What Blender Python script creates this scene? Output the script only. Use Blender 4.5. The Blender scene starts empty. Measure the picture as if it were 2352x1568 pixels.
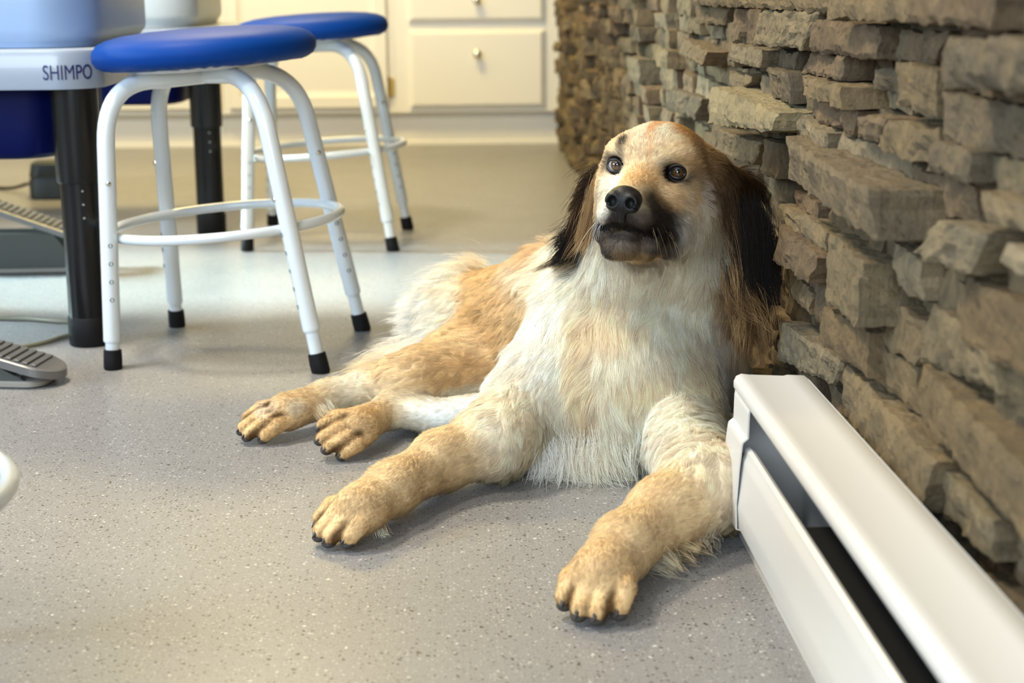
import bpy, bmesh, math, random
import numpy as np
from math import sin, cos, pi, radians
from mathutils import Vector, Matrix

SC = bpy.context.scene
COL = SC.collection
random.seed(7)
RNG = np.random.default_rng(11)

# ------------------------------------------------------------------ camera
FPX, CAM_H = 3630.0, 0.585
PITCH, YAW, ROLL = radians(12.8), radians(-2.1), radians(-0.4)
cam_data = bpy.data.cameras.new('camera')
cam = bpy.data.objects.new('camera', cam_data)
COL.objects.link(cam)
CAM_R = Matrix.Rotation(YAW, 3, 'Z') @ Matrix.Rotation(pi/2-PITCH, 3, 'X') @ Matrix.Rotation(ROLL, 3, 'Z')
cam.matrix_world = Matrix.Translation((0, 0, CAM_H)) @ CAM_R.to_4x4()
cam_data.sensor_width = 36.0
cam_data.lens = 36.0*FPX/2352
cam_data.clip_start = 0.05
cam_data.dof.use_dof = True
cam_data.dof.focus_distance = 1.86
cam_data.dof.aperture_fstop = 6.0
SC.camera = cam

# ------------------------------------------------------------------ render look
SC.view_settings.view_transform = 'Standard'
SC.view_settings.look = 'None'
SC.view_settings.gamma = 1.0
SC.view_settings.use_curve_mapping = False
SC.view_settings.exposure = 0.22

# ------------------------------------------------------------------ world and lights
w = bpy.data.worlds.new('world'); SC.world = w
w.use_nodes = True
w.node_tree.nodes['Background'].inputs[0].default_value = (0.62, 0.78, 1.0, 1)
w.node_tree.nodes['Background'].inputs[1].default_value = 0.35

def area(name, loc, target, size, energy, color, sy=None, spread=180):
    d = bpy.data.lights.new(name, 'AREA')
    d.shape = 'RECTANGLE' if sy else 'SQUARE'
    d.size = size
    if sy: d.size_y = sy
    d.energy = energy; d.color = color; d.spread = radians(spread)
    o = bpy.data.objects.new(name, d); COL.objects.link(o)
    o.location = loc
    v = Vector(target)-Vector(loc)
    o.rotation_euler = v.to_track_quat('-Z', 'Y').to_euler()
    return o
WARM = (1.0, 0.80, 0.50)
area('ceiling_lamp_light', (-1.0, 2.35, 2.48), (-1.0, 2.35, 0), 0.42, 66, (1.0, .89, .68), 0.42)
area('ceiling_lamp_light', (-1.0, 0.7, 2.48), (-1.0, 0.7, 0), 0.42, 26, (1.0, .94, .84), 0.42)
area('ceiling_lamp_light', (-0.7, 4.75, 2.48), (-0.7, 4.75, 0), 0.9, 72, (1.0, .77, .30), 0.5)
area('ceiling_lamp_light', (-2.5, 4.6, 2.48), (-2.5, 4.6, 0), 0.6, 26, (1.0, .80, .42), 0.6)
# daylight entering by the window in the left wall and the one behind the photographer
area('daylight', (-3.40, 0.9, 1.45), (0, 1.9, 0.2), 1.5, 100, (0.56, 0.76, 1.0), 1.3)
area('daylight', (-3.42, 3.9, 1.35), (-.42, 3.05, 0), 0.55, 20, (0.66, 0.92, 1.0), 0.55, spread=26)
area('daylight', (-0.9, -2.35, 1.45), (0, 2.0, 0.1), 1.9, 100, (0.74, 0.87, 1.0), 1.3)

# ------------------------------------------------------------------ helpers
def cam_ray(px, py):
    return CAM_R @ Vector(((px-1176)/FPX, -(py-784)/FPX, -1.0))
def at_z(px, py, z=0.0):
    d = cam_ray(px, py); return Vector((0, 0, CAM_H)) + d*((z-CAM_H)/d.z)
def at_y(px, py, y):
    d = cam_ray(px, py); return Vector((0, 0, CAM_H)) + d*(y/d.y)
def at_x(px, py, x):
    d = cam_ray(px, py); return Vector((0, 0, CAM_H)) + d*(x/d.x)

def nodes_of(m): return m.node_tree.nodes, m.node_tree.links
def mat(name, color, rough=0.5, metal=0.0, spec=0.5, bump=None, coat=0.0, transm=0.0, var=None, sss=0.0):
    """bump=(scale, strength, distance); var=(scale, amount) gentle brightness variation of the thing's own colour"""
    m = bpy.data.materials.new(name); m.use_nodes = True
    n, l = nodes_of(m); b = n['Principled BSDF']
    b.inputs['Base Color'].default_value = (*color, 1)
    b.inputs['Roughness'].default_value = rough
    b.inputs['Metallic'].default_value = metal
    b.inputs['Specular IOR Level'].default_value = spec
    b.inputs['Coat Weight'].default_value = coat
    b.inputs['Transmission Weight'].default_value = transm
    b.inputs['Subsurface Weight'].default_value = sss
    tc = n.new('ShaderNodeTexCoord')
    if bump:
        t = n.new('ShaderNodeTexNoise'); t.inputs['Scale'].default_value = bump[0]; t.inputs['Detail'].default_value = 5
        bp = n.new('ShaderNodeBump'); bp.inputs['Strength'].default_value = bump[1]; bp.inputs['Distance'].default_value = bump[2]
        l.new(tc.outputs['Object'], t.inputs['Vector']); l.new(t.outputs['Fac'], bp.inputs['Height']); l.new(bp.outputs['Normal'], b.inputs['Normal'])
    if var:
        t = n.new('ShaderNodeTexNoise'); t.inputs['Scale'].default_value = var[0]; t.inputs['Detail'].default_value = 6
        r = n.new('ShaderNodeMapRange'); r.inputs[3].default_value = 1-var[1]; r.inputs[4].default_value = 1+var[1]
        x = n.new('ShaderNodeMix'); x.data_type = 'RGBA'; x.blend_type = 'MULTIPLY'; x.inputs[0].default_value = 1
        x.inputs[6].default_value = (*color, 1)
        l.new(tc.outputs['Object'], t.inputs['Vector']); l.new(t.outputs['Fac'], r.inputs[0]); l.new(r.outputs[0], x.inputs[7]); l.new(x.outputs[2], b.inputs['Base Color'])
    return m

def link(name, mesh, material=None, parent=None, smooth=True):
    o = bpy.data.objects.new(name, mesh)
    COL.objects.link(o)
    if material: mesh.materials.append(material)
    if parent: o.parent = parent
    mesh.polygons.foreach_set('use_smooth', [bool(smooth)]*len(mesh.polygons))
    return o
def obj(name, bm, material=None, parent=None, smooth=True, bevel=None, angle=35):
    me = bpy.data.meshes.new(name)
    bmesh.ops.recalc_face_normals(bm, faces=bm.faces[:])
    bm.to_mesh(me); bm.free()
    o = link(name, me, material, parent, smooth)
    if bevel:
        md = o.modifiers.new('bevel', 'BEVEL'); md.width = bevel; md.segments = 3; md.limit_method = 'ANGLE'; md.angle_limit = radians(30)
        md.harden_normals = False
    if smooth and angle:
        try: me.set_sharp_from_angle(angle=radians(angle))
        except Exception: pass
    return o
def empty(name, loc=(0, 0, 0), rot=(0, 0, 0)):
    o = bpy.data.objects.new(name, None); COL.objects.link(o)
    o.location = loc; o.rotation_euler = rot; o.empty_display_size = .05
    return o
def tag(o, label=None, cat=None, group=None, kind=None):
    if label: o['label'] = label
    if cat: o['category'] = cat
    if group: o['group'] = group
    if kind: o['kind'] = kind
    return o
def add_box(bm, x0, x1, y0, y1, z0, z1, mtx=None):
    vs = [bm.verts.new(((x0, x1)[i & 1], (y0, y1)[i >> 1 & 1], (z0, z1)[i >> 2])) for i in range(8)]
    for f in ((0, 2, 3, 1), (4, 5, 7, 6), (0, 1, 5, 4), (2, 6, 7, 3), (0, 4, 6, 2), (1, 3, 7, 5)):
        bm.faces.new([vs[i] for i in f])
    if mtx: bmesh.ops.transform(bm, matrix=mtx, verts=vs)
    return vs
def box(*a):
    bm = bmesh.new(); add_box(bm, *a); return bm
def add_tube(bm, pts, rad, seg=20, cap=True):
    """tube along a polyline; rad a number or one per point"""
    pts = [Vector(p) for p in pts]; n = len(pts)
    if not hasattr(rad, '__len__'): rad = [rad]*n
    rings = []; up = None
    for i, p in enumerate(pts):
        t = (pts[min(i+1, n-1)]-pts[max(i-1, 0)]).normalized()
        if up is None:
            a = Vector((0, 0, 1)) if abs(t.z) < .9 else Vector((1, 0, 0))
            up = t.cross(a).normalized()
        up = (up-t*up.dot(t)).normalized(); s = t.cross(up)
        rings.append([bm.verts.new(p+(up*cos(2*pi*k/seg)+s*sin(2*pi*k/seg))*rad[i]) for k in range(seg)])
    for a, b in zip(rings, rings[1:]):
        for k in range(seg):
            bm.faces.new((a[k], a[(k+1) % seg], b[(k+1) % seg], b[k]))
    if cap:
        bm.faces.new(rings[0][::-1]); bm.faces.new(rings[-1])
def add_ring(bm, c, ax_x, ax_y, R, r, seg=96, s2=14):
    c = Vector(c); nz = ax_x.cross(ax_y); rings = []
    for i in range(seg):
        a = 2*pi*i/seg; d = ax_x*cos(a)+ax_y*sin(a)
        rings.append([bm.verts.new(c+d*(R+r*cos(2*pi*k/s2))+nz*(r*sin(2*pi*k/s2))) for k in range(s2)])
    for i in range(seg):
        A, B = rings[i], rings[(i+1) % seg]
        for k in range(s2): bm.faces.new((A[k], A[(k+1) % s2], B[(k+1) % s2], B[k]))
def add_lathe(bm, prof, seg=48, c=(0, 0, 0)):
    """prof: list of (r, z)"""
    c = Vector(c); rings = []
    for r, z in prof:
        if r < 1e-6: rings.append([bm.verts.new(c+Vector((0, 0, z)))])
        else: rings.append([bm.verts.new(c+Vector((r*cos(2*pi*k/seg), r*sin(2*pi*k/seg), z))) for k in range(seg)])
    for a, b in zip(rings, rings[1:]):
        for k in range(seg):
            if len(a) == 1 and len(b) == 1: continue
            if len(a) == 1: bm.faces.new((a[0], b[k], b[(k+1) % seg]))
            elif len(b) == 1: bm.faces.new((a[k], a[(k+1) % seg], b[0]))
            else: bm.faces.new((a[k], a[(k+1) % seg], b[(k+1) % seg], b[k]))
def add_sheet(bm, prof, y0, y1, th):
    """sheet metal: an (x, z) profile of thickness th swept along y"""
    n = len(prof); nor = []
    for i in range(n):
        a = prof[max(i-1, 0)]; b = prof[min(i+1, n-1)]
        dx, dz = b[0]-a[0], b[1]-a[1]; L = math.hypot(dx, dz) or 1
        nor.append((-dz/L*th, dx/L*th))
    loop = list(prof)+[(p[0]+q[0], p[1]+q[1]) for p, q in zip(prof[::-1], nor[::-1])]
    A = [bm.verts.new((x, y0, z)) for x, z in loop]; B = [bm.verts.new((x, y1, z)) for x, z in loop]
    m = len(loop)
    for i in range(m): bm.faces.new((A[i], A[(i+1) % m], B[(i+1) % m], B[i]))
    for i in range(n-1):
        for S in (A, B): bm.faces.new((S[i], S[i+1], S[m-2-i], S[m-1-i]))
def catmull(pts, k=8):
    pts = [Vector(p) for p in pts]; P = [pts[0]]+pts+[pts[-1]]; out = []
    for i in range(1, len(P)-2):
        for j in range(k):
            t = j/k; a, b, c, d = P[i-1], P[i], P[i+1], P[i+2]
            out.append(.5*((2*b)+(c-a)*t+(2*a-5*b+4*c-d)*t*t+(3*b-a-3*c+d)*t**3))
    out.append(P[-2]); return out
# ------------------------------------------------------------------ the room
WALL_X = 0.43          # backing plane of the stone wall
CAB_Y = 5.83           # front of the cabinets
def struct(name, bm, m, **k): return tag(obj(name, bm, m, **k), kind='structure')

# speckled vinyl floor
m_floor = bpy.data.materials.new('speckled_vinyl'); m_floor.use_nodes = True
n, l = nodes_of(m_floor); b = n['Principled BSDF']
tc = n.new('ShaderNodeTexCoord')
def ramp(fac, stops, interp='LINEAR'):
    r = n.new('ShaderNodeValToRGB'); r.color_ramp.interpolation = interp
    while len(r.color_ramp.elements) < len(stops): r.color_ramp.elements.new(.5)
    for e, (p, c) in zip(r.color_ramp.elements, stops): e.position = p; e.color = c if len(c) == 4 else (*c, 1)
    l.new(fac, r.inputs[0]); return r.outputs[0]
def tex(kind, scale, **kw):
    t = n.new(kind)
    t.inputs['Scale'].default_value = scale
    for k, v in kw.items():
        if k == 'vec': continue
        if k in t.inputs: t.inputs[k].default_value = v
    l.new(kw.get('vec', tc.outputs['Object']), t.inputs['Vector']); return t
def mixc(fac, a, c, mode='MIX'):
    x = n.new('ShaderNodeMix'); x.data_type = 'RGBA'; x.blend_type = mode
    for s, v in ((0, fac), (6, a), (7, c)):
        if isinstance(v, (int, float)): x.inputs[s].default_value = v
        elif isinstance(v, tuple): x.inputs[s].default_value = (*v, 1)
        else: l.new(v, x.inputs[s])
    return x.outputs[2]
big = tex('ShaderNodeTexNoise', 2.2, Detail=4)
fine = tex('ShaderNodeTexNoise', 420, Detail=3)
c0 = mixc(big.outputs['Fac'], (.218, .214, .213), (.248, .243, .242))
c0 = mixc(ramp(fine.outputs['Fac'], [(.35, (0, 0, 0)), (.65, (1, 1, 1))]), mixc(1.0, c0, (.87, .87, .87), 'MULTIPLY'), mixc(1.0, c0, (1.12, 1.12, 1.12), 'MULTIPLY'))
def flecks(scale, thr, keep, rnd, col, base):
    """small flat chips: cells close to their centre, only a random share of them"""
    wob = n.new('ShaderNodeTexNoise'); wob.inputs['Scale'].default_value = scale*1.7; l.new(tc.outputs['Object'], wob.inputs['Vector'])
    add = n.new('ShaderNodeVectorMath'); add.operation = 'MULTIPLY_ADD'
    l.new(wob.outputs['Color'], add.inputs[0]); add.inputs[1].default_value = (.9/scale,)*3; l.new(tc.outputs['Object'], add.inputs[2])
    off = n.new('ShaderNodeVectorMath'); off.operation = 'ADD'; off.inputs[1].default_value = (rnd, rnd*1.7, 0); l.new(add.outputs[0], off.inputs[0])
    v = tex('ShaderNodeTexVoronoi', scale, vec=off.outputs[0])
    near = ramp(v.outputs['Distance'], [(thr, (1, 1, 1)), (thr+.05, (0, 0, 0))])
    sel = n.new('ShaderNodeSeparateColor'); l.new(v.outputs['Color'], sel.inputs[0])
    pick = ramp(sel.outputs[0], [(keep, (1, 1, 1)), (keep+.001, (0, 0, 0))], 'CONSTANT')
    f = n.new('ShaderNodeMath'); f.operation = 'MULTIPLY'; l.new(near, f.inputs[0]); l.new(pick, f.inputs[1])
    return mixc(f.outputs[0], base, col)
c0 = flecks(300, .30, .38, 3.1, (.15, .14, .125), c0)
c0 = flecks(260, .28, .28, 9.7, (.38, .37, .345), c0)
c0 = flecks(190, .25, .26, 5.3, (.065, .06, .055), c0)
c0 = flecks(120, .20, .09, 21.3, (.055, .05, .043), c0)
c0 = flecks(140, .20, .08, 14.9, (.52, .51, .49), c0)
l.new(c0, b.inputs['Base Color'])
rg = tex('ShaderNodeTexNoise', 6, Detail=3)
mr = n.new('ShaderNodeMapRange'); mr.inputs[3].default_value = .30; mr.inputs[4].default_value = .42
l.new(rg.outputs['Fac'], mr.inputs[0]); l.new(mr.outputs[0], b.inputs['Roughness'])
b.inputs['Specular IOR Level'].default_value = .38
bp = n.new('ShaderNodeBump'); bp.inputs['Strength'].default_value = .25; bp.inputs['Distance'].default_value = .0006
l.new(fine.outputs['Fac'], bp.inputs['Height']); l.new(bp.outputs['Normal'], b.inputs['Normal'])
struct('floor', box(-3.6, .62, -2.6, 6.6, -.05, 0), m_floor, smooth=False)

m_paint = mat('wall_paint', (.40, .37, .30), .75, bump=(60, .1, .002))
m_ceil = mat('ceiling_paint', (.55, .53, .48), .85, bump=(90, .2, .003))
struct('ceiling', box(-3.6, .62, -2.6, 6.6, 2.5, 2.6), m_ceil, smooth=False)
struct('wall_back', box(-3.6, .62, 6.5, 6.6, 0, 2.5), m_paint, smooth=False)
def wall_with_hole(name, axis, c0_, c1_, a0, a1, holes, z0, z1):
    bm = bmesh.new(); u = a0; rects = []
    for h0, h1 in holes: rects += [(u, h0, 0, 2.5), (h0, h1, 0, z0), (h0, h1, z1, 2.5)]; u = h1
    rects.append((u, a1, 0, 2.5))
    for (u0, u1, v0, v1) in rects:
        if axis == 'x': add_box(bm, c0_, c1_, u0, u1, v0, v1)
        else: add_box(bm, u0, u1, c0_, c1_, v0, v1)
    return struct(name, bm, m_paint, smooth=False)
wall_with_hole('wall_left', 'x', -3.6, -3.5, -2.6, 6.6, [(.1, 1.7), (3.4, 4.4)], .8, 2.15)
wall_with_hole('wall_front', 'y', -2.6, -2.5, -3.6, .62, [(-1.9, .1)], .8, 2.15)
m_trim = mat('white_trim', (.8, .78, .72), .4)
def frame(name, axis, c, a0, a1, z0, z1):
    bm = bmesh.new(); t = .05; mid = (a0+a1)/2
    for (u0, u1, v0, v1) in ((a0, a0+t, z0, z1), (a1-t, a1, z0, z1), (a0, a1, z0, z0+t), (a0, a1, z1-t, z1), (mid-.02, mid+.02, z0, z1)):
        if axis == 'x': add_box(bm, c-.03, c+.03, u0, u1, v0, v1)
        else: add_box(bm, u0, u1, c-.03, c+.03, v0, v1)
    return struct(name, bm, m_trim, smooth=False)
frame('window_1', 'x', -3.55, .1, 1.7, .8, 2.15)
frame('window_2', 'y', -2.55, -1.9, .1, .8, 2.15)
frame('window_3', 'x', -3.55, 3.4, 4.4, .8, 2.15)
# ceiling lamp housings for the three ceiling lights
for i, (x, y, sx, sy) in enumerate(((-1.0, .7, .42, .42), (-1.0, 2.35, .42, .42), (-.7, 4.75, .9, .5), (-2.5, 4.6, .6, .6))):
    bm = bmesh.new()
    add_box(bm, x-sx/2-.03, x-sx/2, y-sy/2-.03, y+sy/2+.03, 2.47, 2.5); add_box(bm, x+sx/2, x+sx/2+.03, y-sy/2-.03, y+sy/2+.03, 2.47, 2.5)
    add_box(bm, x-sx/2, x+sx/2, y-sy/2-.03, y-sy/2, 2.47, 2.5); add_box(bm, x-sx/2, x+sx/2, y+sy/2, y+sy/2+.03, 2.47, 2.5)
    struct('trim_%d' % (i+1), bm, m_trim, smooth=False)

# ------------------------------------------------------------------ stacked stone wall
m_stone = bpy.data.materials.new('stacked_stone'); m_stone.use_nodes = True
n, l = nodes_of(m_stone); b = n['Principled BSDF']; tc = n.new('ShaderNodeTexCoord')
at = n.new('ShaderNodeAttribute'); at.attribute_name = 'tone'
n1 = tex('ShaderNodeTexNoise', 22, Detail=8, Roughness=.65); n2 = tex('ShaderNodeTexNoise', 130, Detail=6, Roughness=.7)
mp = n.new('ShaderNodeMapping'); mp.inputs['Scale'].default_value = (1, 1, .18); l.new(tc.outputs['Object'], mp.inputs[0])
n3 = tex('ShaderNodeTexNoise', 140, Detail=5, vec=mp.outputs[0])
c = mixc(ramp(n1.outputs['Fac'], [(.3, (0, 0, 0)), (.7, (1, 1, 1))]), (.72, .74, .76), (1.28, 1.22, 1.10))
c = mixc(1.0, at.outputs['Color'], c, 'MULTIPLY')
c = mixc(ramp(n2.outputs['Fac'], [(.32, (1, 1, 1)), (.44, (0, 0, 0))]), c, mixc(1.0, c, (.55, .53, .52), 'MULTIPLY'))
c = mixc(ramp(n2.outputs['Fac'], [(.60, (0, 0, 0)), (.72, (1, 1, 1))]), c, mixc(1.0, c, (1.45, 1.4, 1.3), 'MULTIPLY'))
l.new(c, b.inputs['Base Color']); b.inputs['Roughness'].default_value = .9; b.inputs['Specular IOR Level'].default_value = .2
sm = n.new('ShaderNodeMath'); sm.operation = 'ADD'; l.new(n2.outputs['Fac'], sm.inputs[0]); l.new(n3.outputs['Fac'], sm.inputs[1])
bp = n.new('ShaderNodeBump'); bp.inputs['Strength'].default_value = .8; bp.inputs['Distance'].default_value = .0035
l.new(sm.outputs[0], bp.inputs['Height']); l.new(bp.outputs['Normal'], b.inputs['Normal'])

SV, SF, SCOL = [], [], []
def snoise(p, s, seed=0.0):
    x, y, z = p[..., 0]*s+seed, p[..., 1]*s+seed*1.3, p[..., 2]*s-seed
    return (np.sin(x*1.7+1.3*np.sin(y*1.1+z))+np.sin(y*1.9+1.7*np.sin(z*1.3+x*.7))+np.sin(z*2.3+1.1*np.sin(x*1.7+y)))/3
TONES = [(.185, .148, .098), (.155, .122, .082), (.205, .168, .115), (.17, .13, .092), (.185, .158, .112), (.145, .122, .092), (.225, .195, .145), (.175, .135, .096)]
def stone(quad, prot, rough=1.0, cell=.007, tone=None):
    """quad: four (y, z) corners TL TR BR BL on the wall, prot: how far it stands out"""
    q = np.array(quad, float); seed = RNG.uniform(0, 50)
    wid = (np.linalg.norm(q[1]-q[0])+np.linalg.norm(q[2]-q[3]))/2; hei = (np.linalg.norm(q[3]-q[0])+np.linalg.norm(q[2]-q[1]))/2
    nu = int(np.clip(wid/cell, 2, 60)); nv = int(np.clip(hei/cell, 2, 24))
    U, V = np.meshgrid(np.linspace(0, 1, nu+1), np.linspace(0, 1, nv+1))
    yz = ((1-U)*(1-V))[..., None]*q[0]+(U*(1-V))[..., None]*q[1]+(U*V)[..., None]*q[2]+((1-U)*V)[..., None]*q[3]
    P = np.dstack([np.full(U.shape, WALL_X-prot), yz])
    tilt = RNG.uniform(-.06, .06, 2)*rough
    d = (U-.5)*wid*tilt[0]+(V-.5)*hei*tilt[1]*2
    d = d+rough*(.0032*snoise(P, 55, seed)+.0018*snoise(P, 150, seed+3)+.0010*snoise(P, 390, seed+7))
    # occasional cleft step
    for _ in range(2):
        if RNG.random() < .6*min(rough, 1):
            a = RNG.uniform(.2, .8); s = RNG.uniform(-.006, .006)
            d = d+s*(U+.12*np.sin(V*7+seed) > a)
    edge = np.minimum(np.minimum(U*wid, (1-U)*wid), np.minimum(V*hei, (1-V)*hei))
    d = d+.0022*np.exp(-(edge/.0022)**2)
    P[..., 0] += d
    jit = rough*.0022
    P[..., 1] += jit*snoise(P, 130, seed+11)+jit*snoise(P, 50, seed+1); P[..., 2] += jit*snoise(P, 120, seed+17)+jit*snoise(P, 45, seed+5)
    base = sum(len(v) for v in SV); N1, N0 = nv+1, nu+1
    idx = base+np.arange(N1*N0).reshape(N1, N0)
    SV.append(P.reshape(-1, 3))
    SF.append(np.stack([idx[:-1, :-1], idx[1:, :-1], idx[1:, 1:], idx[:-1, 1:]], -1).reshape(-1, 4))
    rim = np.concatenate([idx[0, :], idx[1:, -1], idx[-1, -2::-1], idx[-2:0:-1, 0]])
    rp = P.reshape(-1, 3)[rim-base]; m = len(rim); prev = rim; steps = max(1, int(prot/(cell*1.3)))
    b2 = base+len(P.reshape(-1, 3))
    for k in range(1, steps+1):
        t = k/steps; Q = rp.copy(); Q[:, 0] = rp[:, 0]*(1-t)+(WALL_X+.004)*t
        if k < steps: Q += rough*.0014*np.stack([snoise(Q, 200, seed), snoise(Q, 180, seed+9), snoise(Q, 190, seed+4)], -1)
        SV.append(Q); cur = b2+np.arange(m)+(k-1)*m
        SF.append(np.stack([prev, np.roll(prev, -1), np.roll(cur, -1), cur], -1)); prev = cur
    tn = np.array(tone if tone is not None else TONES[RNG.integers(len(TONES))])*RNG.uniform(.86, 1.14)*np.array([.80, .74, .64])
    SCOL.append(np.tile(np.append(tn, 1.0), (len(P.reshape(-1, 3))+m*steps, 1)))
# stones measured one by one: corners TL TR BR BL as seen, and how far each stands out (cm)
MEAS = [
 ((1687,20),(1742,25),(1722,112),(1679,102),2), ((1745,24),(1866,27),(1831,113),(1735,99),3.6), ((1868,45),(2023,61),(2018,135),(1854,117),3),
 ((1668,102),(1749,116),(1742,158),(1664,138),3.2), ((1752,110),(1835,125),(1830,160),(1752,150),1), ((1753,151),(1824,166),(1824,240),(1763,224),2.6),
 ((1850,117),(1955,130),(1947,186),(1830,168),2.2), ((1824,173),(1962,196),(1960,247),(1827,217),3.4), ((1668,166),(1727,176),(1712,212),(1674,196),2.2),
 ((1638,197),(1771,258),(1766,304),(1636,283),6.2,(.27,.24,.165)), ((1652,298),(1743,329),(1720,377),(1646,352),3), ((1744,323),(1786,328),(1786,412),(1742,398),3),
 ((1789,314),(2018,436),(2018,548),(1789,408),6.5,(.20,.165,.12)), ((1819,255),(1919,306),(1914,352),(1812,311),3), ((1868,227),(1972,253),(1962,309),(1855,276),2.6),
 ((1972,262),(2042,272),(2018,328),(1972,314),3), ((2023,63),(2090,70),(2075,140),(2018,136),1.2), ((2085,70),(2178,80),(2140,155),(2070,136),1.2),
 ((2008,157),(2065,164),(2063,220),(2000,204),2.2), ((2068,140),(2140,160),(2138,270),(2065,244),2.8), ((2154,87),(2480,95),(2480,222),(2145,202),6),
 ((2163,211),(2480,280),(2480,400),(2163,323),2), ((1910,-45),(2065,-45),(2060,50),(1910,42),5), ((2065,-45),(2280,-45),(2270,68),(2062,50),5.2),
 ((2295,-45),(2480,-45),(2480,80),(2295,80),3), ((1704,-45),(1905,-45),(1900,33),(1700,14),4), ((1590,-45),(1690,-45),(1690,14),(1590,10),3),
 ((1600,16),(1660,18),(1653,58),(1605,56),2.4), ((1920,305),(2075,361),(2068,417),(1920,351),2.2), ((2028,276),(2135,300),(2126,384),(2023,342),3),
 ((2140,328),(2238,351),(2238,426),(2126,393),3), ((2262,355),(2480,420),(2480,490),(2262,440),2), ((2231,436),(2400,480),(2400,545),(2234,497),4),
 ((2075,375),(2229,431),(2229,515),(2065,450),1.4), ((2065,454),(2100,478),(2105,562),(2067,548),3), ((2140,510),(2243,539),(2206,628),(2098,581),4.4),
 ((2300,562),(2400,600),(2400,660),(2290,604),4.2,(.26,.23,.175)), ((1786,468),(1887,529),(1882,576),(1784,510),3.4), ((1772,520),(1864,590),(1850,651),(1770,595),4.8),
 ((1892,539),(1981,604),(1981,752),(1885,690),5), ((1817,436),(1873,464),(1873,515),(1817,468),2), ((1897,478),(2046,557),(2046,618),(1897,529),1.2),
 ((1930,838),(2150,1060),(2120,1178),(1927,955),3.4), ((2098,838),(2400,1110),(2400,1290),(2093,966),3.6), ((1800,735),(1930,833),(1905,888),(1795,827),2.2),
 ((1895,705),(1985,765),(1985,862),(1880,780),4), ((2004,783),(2093,844),(2093,955),(1993,860),2), ((2010,665),(2130,750),(2098,838),(2010,778),2),
 ((2165,1077),(2303,1198),(2292,1287),(2154,1185),2.4), ((2237,1315),(2400,1430),(2400,1510),(2230,1335),2.2), ((2136,700),(2290,800),(2290,900),(2106,832),2.4),
 ((2060,560),(2130,600),(2125,690),(2055,655),2.6), ((2215,640),(2400,720),(2400,900),(2210,780),2.6,(.17,.13,.085)), ((1785,600),(1880,672),(1875,720),(1785,650),1.6),
 ((1550,90),(1640,120),(1630,150),(1545,125),3.6), ((1545,205),(1600,225),(1590,275),(1540,250),3)]
occ = []
for r in MEAS:
    p = r[4]/100+.012; q = []
    for (px, py) in r[:4]:
        v = at_x(px, py, WALL_X-p); q.append((v.y, v.z))
    q = np.array(q); 
    if q[:, 1].max() < .0: continue
    stone([tuple(a) for a in q], p, 1.0, .0055, r[5] if len(r) > 5 else None)
    occ.append((q[:, 0].min(), q[:, 0].max(), q[:, 1].min(), q[:, 1].max()))
occ = np.array(occ)
# the courses between and beyond them
z = .004
while z < 2.49:
    fine_ = z < .8
    h = random.uniform(.022, .052) if fine_ else random.uniform(.07, .11)
    h = min(h, 2.498-z)
    y = -2.49+random.uniform(-.05, 0)
    while y < 5.78:
        near = fine_ and .7 < y < 3.2; far = fine_ and y >= 3.2
        L = random.uniform(.035, .17) if (near or far) else random.uniform(.15, .4)
        y1 = min(y+L, 5.80)
        if y1-y < .02: y = y1; continue
        inside = np.any((occ[:, 0]-.004 < y+.25*L) & (occ[:, 1]+.004 > y1-.25*L) & (occ[:, 2]-.004 < z+.3*h) & (occ[:, 3]+.004 > z+.7*h))
        big_ = random.random() < (.18 if (near or far) else .1)
        p = random.uniform(.012, .03) if not big_ else random.uniform(.035, .06)
        if near and p > .028 and np.any((occ[:, 0] < y1) & (occ[:, 1] > y) & (occ[:, 2] < z+h) & (occ[:, 3] > z)): p = .014
        if far: p = random.uniform(.015, .065)
        if inside: p = .008
        s = random.uniform(-.004, .004) if fine_ else 0
        sk = random.uniform(-.008, .008) if near else (random.uniform(-.012, .012) if far else 0)
        y0c = max(y, -2.49)
        stone([(y1-.0015, z+h-.001), (y0c+.0015+sk, z+h-.001+s), (y0c+.0015, z+.001), (y1-.0015-sk, z+.001+s)] if False else
              [(y0c+.0015+sk, z+h-.001+s), (y1-.0015, z+h-.001), (y1-.0015-sk, z+.001+s), (y0c+.0015, z+.001)],
              p, (1.0 if near else 1.5 if far else 1.0), (.009 if near else .012 if far else .06))
        y = y1
    z += h
V = np.concatenate(SV); Fq = np.concatenate(SF); CC = np.concatenate(SCOL)
V[:, 2] = np.clip(V[:, 2], .001, 2.499); V[:, 1] = np.clip(V[:, 1], -2.499, 5.812)
me = bpy.data.meshes.new('wall_right')
nb = len(V)
BV = np.array([[x, y, z_] for x in (WALL_X, .62) for y in (-2.6, 6.6) for z_ in (0, 2.5)])
BF = np.array([(0, 1, 3, 2), (4, 6, 7, 5), (0, 4, 5, 1), (2, 3, 7, 6), (0, 2, 6, 4), (1, 5, 7, 3)])+nb
V = np.concatenate([V, BV]); Fq = np.concatenate([Fq, BF]); CC = np.concatenate([CC, np.tile([.05, .04, .03, 1], (8, 1))])
me.vertices.add(len(V)); me.vertices.foreach_set('co', V.ravel())
me.loops.add(Fq.size); me.loops.foreach_set('vertex_index', Fq.ravel().astype(np.int32))
me.polygons.add(len(Fq)); me.polygons.foreach_set('loop_start', np.arange(0, Fq.size, 4, dtype=np.int32))
me.update(calc_edges=True); me.validate()
ca = me.color_attributes.new('tone', 'FLOAT_COLOR', 'POINT'); ca.data.foreach_set('color', CC.ravel())
tag(link('wall_right', me, m_stone, smooth=False), kind='structure')
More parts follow.
